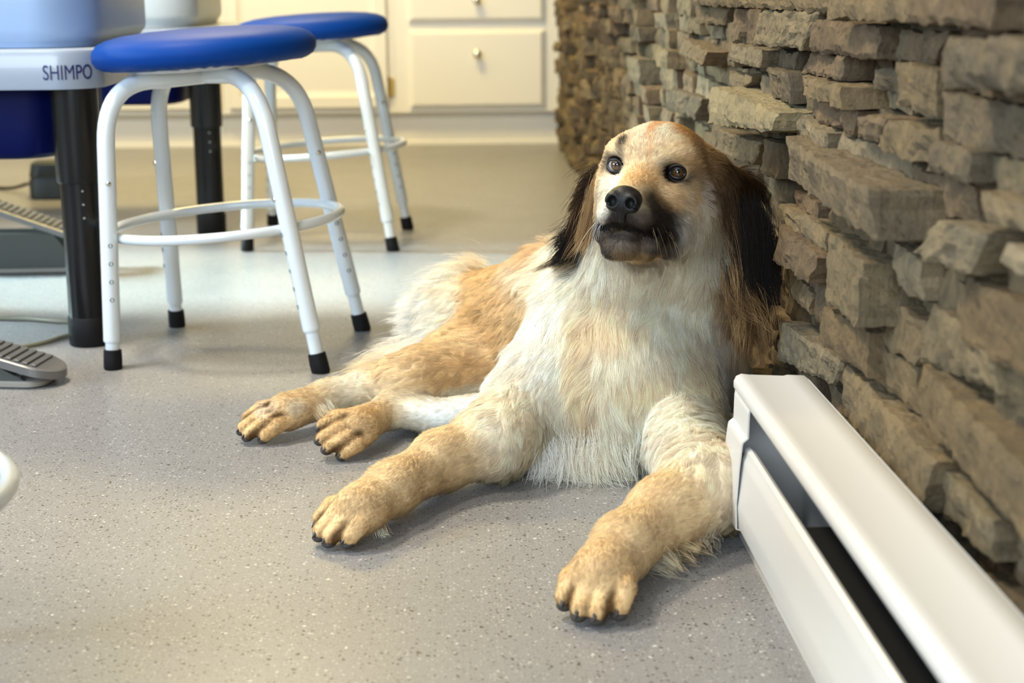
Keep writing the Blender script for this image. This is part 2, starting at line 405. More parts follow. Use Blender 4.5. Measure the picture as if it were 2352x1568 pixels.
# ------------------------------------------------------------------ cabinets along the back
m_cab = mat('cream_cabinet_paint', (.72, .685, .60), .42, spec=.4, bump=(35, .06, .001))
m_brass = mat('brass', (.62, .42, .12), .3, metal=1)
m_nickel = mat('nickel', (.72, .66, .5), .25, metal=1)
m_counter = mat('laminate_worktop', (.55, .50, .42), .4, var=(80, .1))
def cabinet(label, x0, x1):
    t = tag(empty('cabinet', ((x0+x1)/2, CAB_Y+.3, 0)), label, 'cabinet'); M = Matrix.Translation(-Vector(t.location))
    def part(name, bm, m, parent=t, **k):
        if parent is t: bmesh.ops.transform(bm, matrix=M, verts=bm.verts[:])
        else: bmesh.ops.transform(bm, matrix=M, verts=bm.verts[:])
        return obj(name, bm, m, parent, **k)
    bm = bmesh.new()
    add_box(bm, x0, x1, CAB_Y, 6.49, .122, .84); add_box(bm, x0, x1, CAB_Y+.05, 6.49, .012, .122)
    part('carcass', bm, m_cab, smooth=False, bevel=.002)
    bm = bmesh.new(); add_box(bm, x0, x1, CAB_Y+.035, CAB_Y+.05, .0, .122); add_box(bm, x0, x1, CAB_Y+.03, CAB_Y+.05, .0, .018)
    part('toe_kick', bm, m_cab, smooth=False, bevel=.002)
    return t, part
def front(bm, x0, x1, z0, z1, y, th=.018):
    add_box(bm, x0, x1, y-th, y, z0, z1)
def panelled(x0, x1, z0, z1, y):
    """frame-and-panel door"""
    bm = bmesh.new(); th = .019; w_ = .05
    prof = [(0, 0), (0, th-.003), (.003, th), (w_-.010, th), (w_-.006, th-.006), (w_, th-.008), (w_+.012, th-.011), (w_+.02, th-.011)]
    loops = []
    for d, o_ in prof:
        loops.append([bm.verts.new((px, y-o_, pz)) for px, pz in ((x0+d, z0+d), (x1-d, z0+d), (x1-d, z1-d), (x0+d, z1-d))])
    for a, c_ in zip(loops, loops[1:]):
        for k in range(4): bm.faces.new((a[k], a[(k+1) % 4], c_[(k+1) % 4], c_[k]))
    bm.faces.new(loops[-1]); bm.faces.new(loops[0][::-1])
    return bm
def drawer_front(x0, x1, z0, z1, y):
    bm = bmesh.new(); th = .019
    prof = [(0, 0), (0, th-.009), (.004, th-.008), (.012, th-.001), (.016, th)]
    loops = [[bm.verts.new((px, y-o_, pz)) for px, pz in ((x0+d, z0+d), (x1-d, z0+d), (x1-d, z1-d), (x0+d, z1-d))] for d, o_ in prof]
    for a, c_ in zip(loops, loops[1:]):
        for k in range(4): bm.faces.new((a[k], a[(k+1) % 4], c_[(k+1) % 4], c_[k]))
    bm.faces.new(loops[-1]); bm.faces.new(loops[0][::-1])
    return bm
def knob_bm(x, z, y):
    bm = bmesh.new(); add_lathe(bm, [(0, 0), (.008, 0), (.006, .006), (.006, .012), (.012, .016), (.0155, .022), (.014, .029), (.008, .033), (0, .034)], 24)
    bmesh.ops.transform(bm, matrix=Matrix.Translation((x, y, z)) @ Matrix.Rotation(pi/2, 4, 'X'), verts=bm.verts[:]); return bm
def hinge_bm(x, z, y):
    bm = box(x-.008, x+.012, y-.006, y, z-.03, z+.03); add_tube(bm, [(x-.004, y-.010, z-.036), (x-.004, y-.010, z+.036)], .0055, 10); return bm
# drawer unit at the stone wall, then door units going left
t, part = cabinet('cream cabinet with stacked drawers, ending at the stone wall', -.206, .40)
for z0, z1 in ((.139, .419), (.447, .60), (.625, .80)):
    d = part('drawer', drawer_front(-.152, .339, z0, z1, CAB_Y), m_cab, smooth=False)
    k = part('knob', knob_bm(.094, .333 if z0 < .2 else (z0+z1)/2, CAB_Y-.018), m_nickel, parent=d)
labs = {-.83: 'cream cabinet with panelled door and brass hinge, behind the far blue stool', -1.5: 'cream cabinet with panelled door, left neighbour behind the far wheel'}
for cx0, cx1, dx0, dx1, side in ((-.83, -.206, -.805, -.232, 1), (-1.46, -.83, -1.40, -.838, -1)):
    t, part = cabinet(labs[-.83 if cx0 > -1 else -1.5], cx0, cx1)
    d = part('door', panelled(dx0, dx1, .143, .82, CAB_Y), m_cab, smooth=False)
    hx = dx1+.012 if side > 0 else dx0-.012
    for hz in (.216, .72): part('hinge', hinge_bm(hx, hz, CAB_Y), m_brass, parent=d)
    part('knob', knob_bm(dx0+.03 if side > 0 else dx1-.03, .76, CAB_Y-.018), m_nickel, parent=d)
bm = box(-3.49, -1.46, CAB_Y, 6.49, .122, .84); add_box(bm, -3.49, -1.46, CAB_Y+.05, 6.49, 0, .122)
t, part = cabinet('cream cabinets with plain doors far left beyond the wheels', -2.6, -1.46)
part('door', panelled(-2.02, -1.49, .143, .82, CAB_Y), m_cab, smooth=False); part('door', panelled(-2.57, -2.05, .143, .82, CAB_Y), m_cab, smooth=False)
wt = obj('worktop', box(-2.6, .40, CAB_Y-.03, 6.49, .842, .88), m_counter, smooth=False, bevel=.004)
tag(wt, 'long continuous worktop resting on the cream cabinets', 'worktop')

# ------------------------------------------------------------------ baseboard heater
m_heat = mat('enamel_almond', (.63, .61, .575), .32, spec=.5, bump=(18, .03, .001))
m_heat_in = mat('galvanised_inside', (.74, .79, .84), .38)
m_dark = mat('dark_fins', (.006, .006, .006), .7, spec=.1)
HY0, HY1 = -1.2, 1.62
heater = tag(empty('baseboard_heater', (.33, HY1, 0)), 'long off-white metal baseboard heater with an open slot, on floor along stone wall', 'heater')
def hpart(name, bm, m, parent=heater, **k):
    bmesh.ops.transform(bm, matrix=Matrix.Translation((-.33, -HY1, 0)), verts=bm.verts[:]); return obj(name, bm, m, parent, **k)
# back sheet with the top cover
bm = bmesh.new(); add_sheet(bm, [(.373, .0), (.373, .1735)], HY0, HY1-.012, .0012); hpart('back_panel', bm, m_heat_in, smooth=False)
bm = bmesh.new()
add_sheet(bm, [(.304, .157), (.2995, .159), (.2965, .164), (.2965, .170), (.2985, .1745), (.303, .1765), (.310, .1755), (.348, .1735), (.352, .1745), (.370, .1735), (.3735, .171), (.3735, .155)], HY0, HY1, .0014)
hpart('top_cover', bm, m_heat, angle=50)
bm = bmesh.new()
add_sheet(bm, [(.305, .1105), (.3035, .117), (.2995, .1195), (.2955, .1175), (.2945, .112), (.2925, .107), (.2918, .101), (.2875, .062), (.2870, .058), (.2885, .036), (.2925, .031), (.300, .0305)], HY0, HY1-.075, .0014)
hpart('front_panel', bm, m_heat, angle=22)
bm = bmesh.new(); add_sheet(bm, [(.3045, .0005), (.3045, .036)], HY0, HY1-.006, .0014); add_sheet(bm, [(.3045, .0005), (.309, .0005)], HY0, HY1-.006, .0014)
hpart('base_strip', bm, m_heat, smooth=False)
bm = bmesh.new()
c0_, c1_ = HY1-.085, HY1-.004
add_sheet(bm, [(.302, .1625), (.2965, .161), (.2955, .157), (.2950, .131), (.2900, .127), (.2890, .123), (.2868, .100), (.2845, .062), (.2855, .034), (.292, .0315)], c0_, c1_, .0016)
# end face of the cap
prof = [(.2960, .161), (.2950, .131), (.2895, .126), (.2845, .062), (.2850, .036), (.304, .031), (.304, .001), (.3735, .001), (.3735, .168), (.30, .168)]
for yy in (c1_,):
    A = [bm.verts.new((x, yy, z)) for x, z in prof]; B = [bm.verts.new((x, yy-.0015, z)) for x, z in prof]
    bm.faces.new(A); bm.faces.new(B[::-1])
    for k in range(len(prof)): bm.faces.new((A[k], A[(k+1) % len(prof)], B[(k+1) % len(prof)], B[k]))
cap = hpart('end_cap', bm, m_heat, smooth=False)
# fin element, supply pipe, damper and bracket inside
bm = bmesh.new(); add_tube(bm, [(.338, HY0, .052), (.338, HY1-.03, .052)], .0075, 14); hpart('pipe', bm, mat('copper_pipe', (.45, .2, .1), .35, metal=1))
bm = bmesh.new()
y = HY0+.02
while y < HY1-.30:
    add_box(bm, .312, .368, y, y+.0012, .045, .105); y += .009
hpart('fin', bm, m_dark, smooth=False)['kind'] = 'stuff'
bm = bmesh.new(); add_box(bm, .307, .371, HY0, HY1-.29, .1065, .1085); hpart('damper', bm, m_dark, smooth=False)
for yy in (HY1-.20, .9, .2, -.5):
    bm = bmesh.new(); add_box(bm, .306, .371, yy, yy+.014, .026, .034); hpart('bracket', bm, m_heat_in, smooth=False)

# ------------------------------------------------------------------ stools
m_tube = mat('white_powder_coat', (.70, .75, .77), .22, spec=.5, coat=.4)
m_vinyl = bpy.data.materials.new('blue_vinyl'); m_vinyl.use_nodes = True
n, l = nodes_of(m_vinyl); b = n['Principled BSDF']; tc = n.new('ShaderNodeTexCoord')
b.inputs['Base Color'].default_value = (.002, .042, .235, 1); b.inputs['Roughness'].default_value = .5; b.inputs['Specular IOR Level'].default_value = .10
v_ = n.new('ShaderNodeTexVoronoi'); v_.inputs['Scale'].default_value = 900; l.new(tc.outputs['Object'], v_.inputs['Vector'])
bp = n.new('ShaderNodeBump'); bp.inputs['Strength'].default_value = .12; bp.inputs['Distance'].default_value = .0004
l.new(v_.outputs['Distance'], bp.inputs['Height']); l.new(bp.outputs['Normal'], b.inputs['Normal'])
m_rubber = mat('black_rubber', (.007, .007, .0075), .6, spec=.2, bump=(300, .1, .0005))
m_steel = mat('steel_button', (.7, .7, .68), .2, metal=1)
m_hole = mat('dark_hole', (.16, .18, .19), .6)
def stool(label, x, y, yaw, tilt, feet, seat_r=.176, zs=.466, rt=.148, zt=.404, rb=.184, seat_dx=0.0, ring_z=.212):
    t = tag(empty('stool', (x, y, 0)), label, 'stool', 'blue-topped adjustable stools')
    T = Vector((x, y, 0)); Rt = Matrix.Rotation(tilt, 3, 'Y')
    loc = lambda v: Rt @ Vector(v)
    r = .0136
    feet = [Vector(f)-T for f in feet]                       # FL FR BR BL on the floor
    angs = [yaw+radians(a) for a in (225, 315, 45, 135)]
    zr = .446                                                # height of the crossed rails
    tops = [loc((cos(a)*rt*1.22, sin(a)*rt*1.22, zt-.045)) for a in angs]
    # each corner: rail from the centre, bend, straight outer tube, inner tube, foot
    for k in range(4):
        a = angs[k]; foot = feet[k]+Vector((0, 0, .0))
        d = Vector((cos(a), sin(a), 0))
        P0 = loc(d*0.0+Vector((0, 0, zr))); P1 = loc(d*(rt*.55)+Vector((0, 0, zr))); P2 = tops[k]
        dirn = (foot-P2).normalized()
        corner = P2-dirn*((loc((0, 0, zr)).z-P2.z)/(-dirn.z)) if dirn.z else P2
        pts = [P0, P0.lerp(P1, .5), P1]
        ctl0, ctl1, ctl2 = P1, corner, P2
        for j in range(1, 13):
            u = j/12; pts.append(ctl0*(1-u)**2+ctl1*2*u*(1-u)+ctl2*u*u)
        Lt = (foot-P2).length; out_end = P2+dirn*(Lt-(.045 if k in (0, 3) else .068))
        for u in (.25, .5, .75, 1): pts.append(P2.lerp(out_end, u))
        bm = bmesh.new(); add_tube(bm, pts, r, 22)
        lg = obj('leg', bm, m_tube, t)
        bm = bmesh.new(); add_tube(bm, [out_end-dirn*.004, out_end+dirn*.002], .0129, 22); add_tube(bm, [out_end, foot-dirn*.02], .0108, 20)
        obj('inner_tube', bm, m_tube, lg)
        # rubber tip: flat on the floor
        bm = bmesh.new(); f0 = foot-dirn*(.030)
        add_tube(bm, [f0-dirn*.001, f0, f0.lerp(foot, .5), Vector((foot.x, foot.y, .002)), Vector((foot.x, foot.y, .0005))], [.0120, .0138, .0145, .0145, .0135], 22)
        obj('rubber_foot', bm, m_rubber, lg)
        # spring button and the row of adjustment holes, on the outward-left side of each tube
        side = Vector((.35, -1, 0)) if k in (0, 2) else Vector((-1, -.45, 0)); side = (side-dirn*side.dot(dirn)).normalized()
        q = Matrix.Translation(P2+dirn*(.10 if k == 1 else .06)+side*(r-.001)) @ side.to_track_quat('Z', 'Y').to_matrix().to_4x4()
        bm = bmesh.new(); add_lathe(bm, [(.0045, 0), (.0042, .002), (.0028, .0036), (0, .0042)], 14); bmesh.ops.transform(bm, matrix=q, verts=bm.verts[:])
        obj('spring_button', bm, m_steel, lg)
        for i in range(6):
            s_ = .155+.028*i
            if s_ > Lt-.09: break
            q = Matrix.Translation(P2+dirn*s_+side*(r-.0008)) @ side.to_track_quat('Z', 'Y').to_matrix().to_4x4()
            b2 = bmesh.new(); add_lathe(b2, [(.0036, 0), (.0036, .0011), (.003, .0013), (.0026, .0006), (0, .0005)], 12); bmesh.ops.transform(b2, matrix=q, verts=b2.verts[:])
            obj('adjustment_hole', b2, m_hole, lg)
    bm = bmesh.new(); ring_c = loc((0.008, 0, ring_z))
    add_ring(bm, ring_c, Rt @ Vector((1, 0, 0)), Vector((0, 1, 0)), rb, .0078)
    obj('foot_ring', bm, m_tube, t)
    bm = bmesh.new(); add_lathe(bm, [(0, zr+.010), (.10, zr+.010), (.118, zr+.012), (.120, zr+.020), (0, zr+.020)], 48)
    bmesh.ops.transform(bm, matrix=Rt.to_4x4(), verts=bm.verts[:]); obj('seat_plate', bm, m_tube, t)
    R_ = seat_r; h0 = zr+.016
    prof = [(0, 0), (R_*.72, 0), (R_*.90, .002), (R_*.965, .008), (R_*.995, .016), (R_, .024), (R_*.985, .033), (R_*.94, .0415), (R_*.86, .0475), (R_*.72, .0525), (R_*.5, .056), (R_*.25, .0575), (0, .058)]
    bm = bmesh.new(); add_lathe(bm, [(a_, h0+z_) for a_, z_ in prof], 96)
    for v in bm.verts:
        v.co.x += seat_dx
        if v.co.z < h0+.012: v.co.z += .0012*sin(40*math.atan2(v.co.y, v.co.x))
    bmesh.ops.transform(bm, matrix=Matrix.Rotation(tilt*.85, 4, 'Y'), verts=bm.verts[:])
    obj('seat', bm, m_vinyl, t, angle=None)
    return t
F1 = [at_z(*p) for p in ((260, 847), (737, 855), (833, 758), (407, 750))]
F2 = [at_z(*p) for p in ((568, 576), (903, 576), (937, 526), (627, 517))]
stool('blue round stool with white tube legs, in front of the lettered pottery wheel', -.360, 2.555, -.146, -.071, F1)
stool('blue round stool farther back, in front of the cabinet with the brass hinge', -.291, 3.694, -.076, -.066, F2)
F3 = [Vector((-.548+.203*cos(radians(20+a)), 1.19+.203*sin(radians(20+a)), 0)) for a in (225, 315, 45, 135)]
stool('blue round stool closest to the camera, cut off at the left edge of the photo', -.548, 1.19, radians(20), 0.0, F3, ring_z=.196)

# ------------------------------------------------------------------ pottery wheels
m_body = mat('white_enamel', (.31, .36, .44), .3, coat=.2)
m_pan = mat('translucent_white_plastic', (.31, .44, .66), .35, transm=0, sss=.0)
m_blue = mat('blue_moulded_plastic', (.0010, .0045, .060), .5, spec=.12, bump=(200, .15, .0006))
m_black = mat('black_leg_paint', (.005, .005, .0055), .27, spec=.35)
m_ink = mat('navy_lettering', (.004, .010, .09), .5)
def rr_loop(x0, x1, y0, y1, r_, z_, seg=10):
    out = []
    for cx, cy, a0 in ((x1-r_, y1-r_, 0), (x0+r_, y1-r_, 90), (x0+r_, y0+r_, 180), (x1-r_, y0+r_, 270)):
        for i in range(seg+1):
            a = radians(a0+90*i/seg); out.append((cx+r_*cos(a), cy+r_*sin(a), z_))
    return out
def loft(bm, loops, cap=True):
    L = [[bm.verts.new(p) for p in lp] for lp in loops]; n_ = len(L[0])
    for a, c_ in zip(L, L[1:]):
        for k in range(n_): bm.faces.new((a[k], a[(k+1) % n_], c_[(k+1) % n_], c_[k]))
    if cap: bm.faces.new(L[0][::-1]); bm.faces.new(L[-1])
def wheel(label, ox, oy, letters, legs, step, pan_mat, inset=0.0):
    t = tag(empty('pottery_wheel', (ox, oy, 0)), label, 'pottery wheel', 'white pottery wheels with black legs')
    # everything relative to the right front corner of the table (ox, oy)
    X0, X1, Y0, Y1 = -1.0, 0, 0, .62
    bm = bmesh.new()
    loft(bm, [rr_loop(X0+i, X1-i, Y0+i, Y1-i, .072-i, z_) for i, z_ in ((.012, .423), (.001, .424), (0, .427), (0, .480), (.002, .4845), (.008, .487))])
    obj('table', bm, m_body, t)
    bm = bmesh.new()   # splash pan
    px0, px1, py0, py1 = -.80-inset, -.012-inset, .03, .60
    loft(bm, [rr_loop(px0+i, px1-i, py0+i, py1-i, .10-i*.6, z_) for i, z_ in ((.022, .4875), (.012, .488), (.010, .497), (.002, .506), (0, .516), (0, .60), (-.003, .6005), (-.003, .606), (.006, .606), (.008, .53))], cap=False)
    bm.faces.new([bm.verts.new(p) for p in rr_loop(px0+.02, px1-.02, py0+.02, py1-.02, .08, .51)])
    obj('splash_pan', bm, pan_mat, t)
    bm = bmesh.new(); add_lathe(bm, [(0, .56), (.14, .56), (.1425, .563), (.1425, .570), (.14, .573), (0, .573)], 64, (-.41, .32, 0)); add_lathe(bm, [(.02, .50), (.02, .56)], 20, (-.41, .32, 0))
    obj('wheel_head', bm, mat('cast_aluminium', (.6, .6, .6), .35, metal=1), t)
    bm = bmesh.new()   # motor housing under the table
    loft(bm, [rr_loop(-.56+i, -.085-inset*.45-i, .07+i, .46-i, .06, z_) for i, z_ in ((.02, .3055), (.006, .309), (0, .316), (-.004, .36), (-.004, .4235))])
    obj('motor_housing', bm, m_blue, t, angle=40)
    for (lx, ly) in legs:
        lx -= ox; ly -= oy
        bm = bmesh.new(); add_lathe(bm, [(0, step), (.0365, step), (.0375, step+.003), (.0375, .4225), (0, .4225)], 40, (lx, ly, 0))
        lg = obj('leg', bm, m_black, t, angle=40)
        bm = bmesh.new(); add_lathe(bm, [(0, .03), (.0325, .03), (.0325, step+.001), (0, step+.001)], 40, (lx, ly, 0)); obj('inner_tube', bm, m_black, lg, angle=40)
        bm = bmesh.new(); add_lathe(bm, [(0, .0005), (.033, .0005), (.0348, .003), (.0352, .046), (.0335, .049), (0, .049)], 40, (lx, ly, 0)); obj('foot', bm, m_rubber, lg, angle=40)
        for i in range(3):
            a = radians(-72); q = Matrix.Translation((lx+.0322*cos(a), ly+.0322*sin(a), step-.012-.022*i)) @ Vector((cos(a), sin(a), 0)).to_track_quat('Z', 'Y').to_matrix().to_4x4()
            b2 = bmesh.new(); add_lathe(b2, [(.002, 0), (.0018, .0009), (0, .0012)], 10); bmesh.ops.transform(b2, matrix=q, verts=b2.verts[:])
            obj('rivet', b2, m_steel, lg)
    if letters:
        cu = bpy.data.curves.new('lettering', 'FONT'); cu.body = 'SHIMPO'; cu.size = .0315; cu.extrude = .0003; cu.align_x = 'LEFT'; cu.space_character = 1.0
        o = bpy.data.objects.new('lettering', cu); COL.objects.link(o)
        bpy.context.view_layer.update()
        dg = bpy.context.evaluated_depsgraph_get(); me_ = bpy.data.meshes.new_from_object(o.evaluated_get(dg)); bpy.data.objects.remove(o)
        co = np.zeros(len(me_.vertices)*3); me_.vertices.foreach_get('co', co); co = co.reshape(-1, 3)
        wtxt = co[:, 0].max(); sx = letters[1]/wtxt
        # wrap round the corner of the table: s is the distance along the rim
        s = letters[0]+co[:, 0]*sx; zt_ = letters[2]+co[:, 1]*1.05; rc = .072+.0006
        ang = np.clip((s-(X1-.072))/.072, 0, None)
        nx = np.where(s < X1-.072, s, X1-.072+rc*np.sin(ang)); ny = np.where(s < X1-.072, -.0006, .072-rc*np.cos(ang))
        depth = (co[:, 2] > 0)*.0005
        me_.vertices.foreach_set('co', np.stack([nx+depth*np.sin(ang), ny-depth*np.cos(ang), zt_], -1).ravel())
        me_.materials.clear(); lo = link('lettering', me_, m_ink, t, smooth=False); lo['label'] = 'navy block lettering on the rim'
    return t
wheel('white pottery wheel with navy lettering on its rim and a pale blue pan', -.562, 2.552, (-.083, .080, .4395), [(-.610, 2.605), (-1.22, 2.70), (-1.22, 3.0)], .272, m_pan)
wheel('white pottery wheel farther back, behind the nearer blue stool', -.535, 3.735, None, [(-.583, 3.80), (-1.47, 3.80), (-1.47, 4.28)], .256, mat('frosted_white_plastic', (.56, .61, .62), .35), .05)

# ------------------------------------------------------------------ foot pedals, box and cables
m_alu = mat('grey_cast_pedal', (.21, .205, .20), .38, metal=.55, bump=(120, .15, .0006))
m_edge = mat('grey_pedal_side', (.33, .31, .27), .45, metal=.3)
m_pbase = mat('dark_grey_pedal_base', (.075, .078, .07), .5, metal=.2)
def pedal(label, loc, rot, L, W, z_tip, z_end, base_h, bolt=False):
    """tip of the treadle at the origin, treadle rising towards +x"""
    t = tag(empty('foot_pedal', loc, (0, 0, rot)), label, 'foot pedal', 'grey foot pedals of the wheels')
    bm = bmesh.new(); N = 26; th = .012
    top, bot = [], []
    outl = []
    for i in range(N+1):
        a = pi*i/N; outl.append((W*.5-W*.5*sin(a)*1.0, W/2*cos(a)))
    outl = outl+[(L, -W/2), (L, W/2)]
    zz = lambda x: z_tip+(z_end-z_tip)*x/L
    A = [bm.verts.new((x, y, zz(x))) for x, y in outl]; B = [bm.verts.new((x, y, zz(x)-th)) for x, y in outl]
    C_ = [bm.verts.new((x+(.003 if x < L/2 else 0), y*.94, zz(x)+.0025)) for x, y in outl]
    n_ = len(outl)
    for k in range(n_):
        bm.faces.new((A[k], A[(k+1) % n_], B[(k+1) % n_], B[k])); bm.faces.new((A[k], A[(k+1) % n_], C_[(k+1) % n_], C_[k]))
    bm.faces.new(B); bm.faces.new(C_)
    tr = obj('treadle', bm, m_alu, t, smooth=False, bevel=.0015); tr.data.materials.append(m_edge)
    x = .035
    sl = math.atan2(z_end-z_tip, L)
    while x < L-.01:
        q = Matrix.Translation((x, 0, zz(x)+.0022)) @ Matrix.Rotation(-sl, 4, 'Y')
        hw = W*.40 if x > W*.5 else W*.40*math.sqrt(max(.1, 1-((W*.5-x)/(W*.5))**2))
        bm = bmesh.new(); add_box(bm, -.0035, .0035, -hw, hw, 0, .0028, q); x += .0125
        obj('grip_rib', bm, m_alu, tr, smooth=False, bevel=.0009)
    bm = bmesh.new()
    loft(bm, [rr_loop(.022+i, L, -W/2+.004+i, W/2-.004-i, W*.3, z_) for i, z_ in ((.002, .001), (0, .003), (0, .009), (.002, .011))]); obj('base_plate', bm, m_edge, t)
    x1 = .05
    for s_ in (-1, 1):
        bm = bmesh.new()
        vs = [(x1, .011), (L, .011), (L, min(zz(L)-th-.002, base_h)), (x1+.05, min(zz(x1+.05)-th-.001, base_h))]
        A = [bm.verts.new((x, s_*(W/2-.010), z)) for x, z in vs]; B = [bm.verts.new((x, s_*(W/2-.016), z)) for x, z in vs]
        bm.faces.new(A); bm.faces.new(B[::-1])
        for k in range(4): bm.faces.new((A[k], A[(k+1) % 4], B[(k+1) % 4], B[k]))
        obj('side_bracket', bm, m_pbase, t, smooth=False)
    bm = bmesh.new(); add_tube(bm, [(.062, -W/2+.02, .018), (.062, W/2-.02, .018)], .004, 10)
    obj('pivot', bm, m_steel, t)
    if bolt:
        bm = bmesh.new(); add_tube(bm, [(.055, W/2-.011, .036), (.055, W/2-.004, .036)], .0105, 20); obj('bolt', bm, mat('pale_bolt', (.6, .65, .6), .5), t)
    return t
pedal('grey ribbed foot pedal lying nearest the camera, at the left edge', (-.588, 2.335, 0), radians(180-8), .30, .088, .022, .105, .06)
pedal('grey foot pedal with pale round bolt, behind the near black wheel leg', (-.735, 3.33, 0), radians(180+2), .34, .10, .058, .185, .085, True)
bm = bmesh.new(); loft(bm, [rr_loop(-.065+i, .065-i, -.05+i, .05-i, .03, z_) for i, z_ in ((.004, .0005), (0, .004), (0, .05), (.002, .055), (.003, .06), (.001, .064), (.006, .098), (.014, .104))])
bx = obj('motor_box', bm, mat('dark_speckled_plastic', (.03, .035, .03), .5, var=(30, .8)), None); bx.location = (-1.125, 4.50, 0)
tag(bx, 'dark rounded plastic box with a cable, on floor far left', 'box')
m_cable = mat('grey_cable', (.20, .19, .13), .5); m_cable2 = mat('black_cable', (.02, .02, .02), .5)
def cable(label, pts, r_, m):
    bm = bmesh.new(); add_tube(bm, catmull(pts, 8), r_, 10); tag(obj('cable', bm, m), label, 'cable')
cable('black cable running from the dark box to the left', [(-1.8, 4.72, .006), (-1.45, 4.74, .006), (-1.30, 4.66, .008), (-1.22, 4.58, .03), (-1.192, 4.50, .034)], .005, m_cable2)
cable('grey-green cable curving behind the near black wheel leg, farther of the pair', [(-1.1, 2.76, .0045), (-.90, 2.80, .0045), (-.78, 2.80, .0045), (-.70, 2.77, .0045), (-.625, 2.765, .0045)], .004, m_cable)
cable('grey-green cable between the ribbed pedal and the near black wheel leg', [(-.98, 2.46, .004), (-.80, 2.52, .004), (-.70, 2.585, .004), (-.66, 2.655, .004), (-.625, 2.68, .004)], .0035, m_cable)
# ------------------------------------------------------------------ the dog
def lin(r, g, b_):
    f = lambda v: (v/255/12.92 if v/255 <= .04045 else ((v/255+.055)/1.055)**2.4)
    return np.array([f(r), f(g), f(b_)])
CREAM = lin(250, 240, 218); WHITE = lin(250, 246, 236); GOLD = lin(229, 192, 138); TAN = lin(206, 168, 118); SAND = lin(241, 212, 168); ORANGE = lin(216, 152, 80)
BROWN = lin(112, 80, 46); BLACK = lin(30, 24, 20); GREY = lin(98, 86, 76); RUST = lin(214, 164, 98); DARKG = lin(58, 50, 44)
npv = lambda v: np.array(v, float)
Yp = lambda px, py, y: npv(at_y(px, py, y))
Zp = lambda px, py, z: npv(at_z(px, py, z))
PR = []      # every volume of the body: round cones and ellipsoids with their coat
def cone(a, ra, b_, rb, k=.02, flow=None, L=.02, col=CREAM, lift=.35, dens=1.0, tag_=''):
    a = npv(a); b_ = npv(b_)
    PR.append(dict(t='c', a=a, b=b_, ra=ra, rb=rb, k=k, flow=npv(flow if flow is not None else (b_-a)), L=L, col=npv(col), lift=lift, dens=dens, tag=tag_))
def ell(c, r, R=None, k=.02, flow=(0, 0, -1), L=.02, col=CREAM, lift=.35, dens=1.0, tag_=''):
    PR.append(dict(t='e', a=npv(c), r=npv(r), R=np.eye(3) if R is None else R, k=k, flow=npv(flow), L=L, col=npv(col), lift=lift, dens=dens, tag=tag_))
def pdist(p, P):
    if p['t'] == 'c':
        ba = p['b']-p['a']; l2 = max(ba @ ba, 1e-12); pa = P-p['a']
        h = np.clip((pa @ ba)/l2, 0, 1)
        return np.linalg.norm(pa-h[..., None]*ba, axis=-1)-(p['ra']+(p['rb']-p['ra'])*h)
    q = (P-p['a']) @ p['R']
    k0 = np.linalg.norm(q/p['r'], axis=-1); k1 = np.linalg.norm(q/p['r']**2, axis=-1)
    return np.where(k1 > 1e-9, k0*(k0-1)/np.maximum(k1, 1e-9), -p['r'].min())

# head frame: F forward along the muzzle, S towards the dog's left (right in the photo), U up
h_yaw, h_pitch, h_roll = radians(21), radians(3.5), radians(5.0)
F0 = npv((-sin(h_yaw)*cos(h_pitch), -cos(h_yaw)*cos(h_pitch), sin(h_pitch)))
S0 = npv((cos(h_yaw), -sin(h_yaw), 0)); U0 = np.cross(S0, F0); U0 = U0 if U0[2] > 0 else -U0
Sx = S0*cos(h_roll)-U0*sin(h_roll); Ux = U0*cos(h_roll)+S0*sin(h_roll)
HR = np.stack([F0, Sx, Ux], 1)                    # columns: local axes in world
HO = Yp(1483, 391, 1.795)
def hd(f, s, u): return HO+HR @ (npv((f, s, u))*.01)
def hv(f, s, u): return HR @ npv((f, s, u))
BACK = hv(-1, 0, -.1)
for s in (-1, 1):
    ell(hd(-1.5, s*2.7, 1.7), (.021, .024, .017), HR, k=.012, flow=hv(-1, s*.35, .5), L=.007, col=SAND)
    ell(hd(-3.8, s*4.0, -3.2), (.042, .024, .042), HR, k=.02, flow=hv(-.8, s*.25, -.6), L=.016, col=SAND)
    ell(hd(-.3, s*3.0, -2.4), (.024, .020, .020), HR, k=.015, flow=hv(-1, s*.4, -.3), L=.006, col=SAND)
    cone(hd(.6, s*2.6, -5.1), .0225, hd(6.9, s*1.5, -4.7), .0175, k=.010, flow=hv(-1, s*.2, -.7), L=.006, col=GREY)
    cone(hd(-.6, s*3.1, -7.2), .016, hd(4.2, s*2.7, -7.0), .0145, k=.010, flow=hv(-.7, s*.2, -1), L=.006, col=GREY)
ell(hd(-5.8, .3, -.2), (.072, .058, .055), HR, k=.02, flow=hv(-1, 0, .15), L=.008, col=GOLD)
ell(hd(-2.4, 0, .5), (.030, .034, .034), HR, k=.02, flow=hv(-1, 0, .6), L=.006, col=CREAM)
cone(hd(-.5, 0, -1.9), .027, hd(7.0, 0, -2.9), .0185, k=.014, flow=hv(-1, 0, .1), L=.004, col=SAND)
cone(hd(-2.5, 0, -8.2), .024, hd(5.8, 0, -7.9), .0165, k=.010, flow=hv(-1, 0, -.6), L=.009, col=GREY, lift=.5)
ell(hd(4.8, -1.7, -9.0), (.014, .010, .009), HR, k=.012, flow=hv(-1, 0, -.6), L=.006, col=DARKG)
ell(hd(4.0, 2.0, -8.9), (.016, .010, .009), HR, k=.012, flow=hv(-1, 0, -.6), L=.006, col=DARKG)
N_HEAD = len(PR)
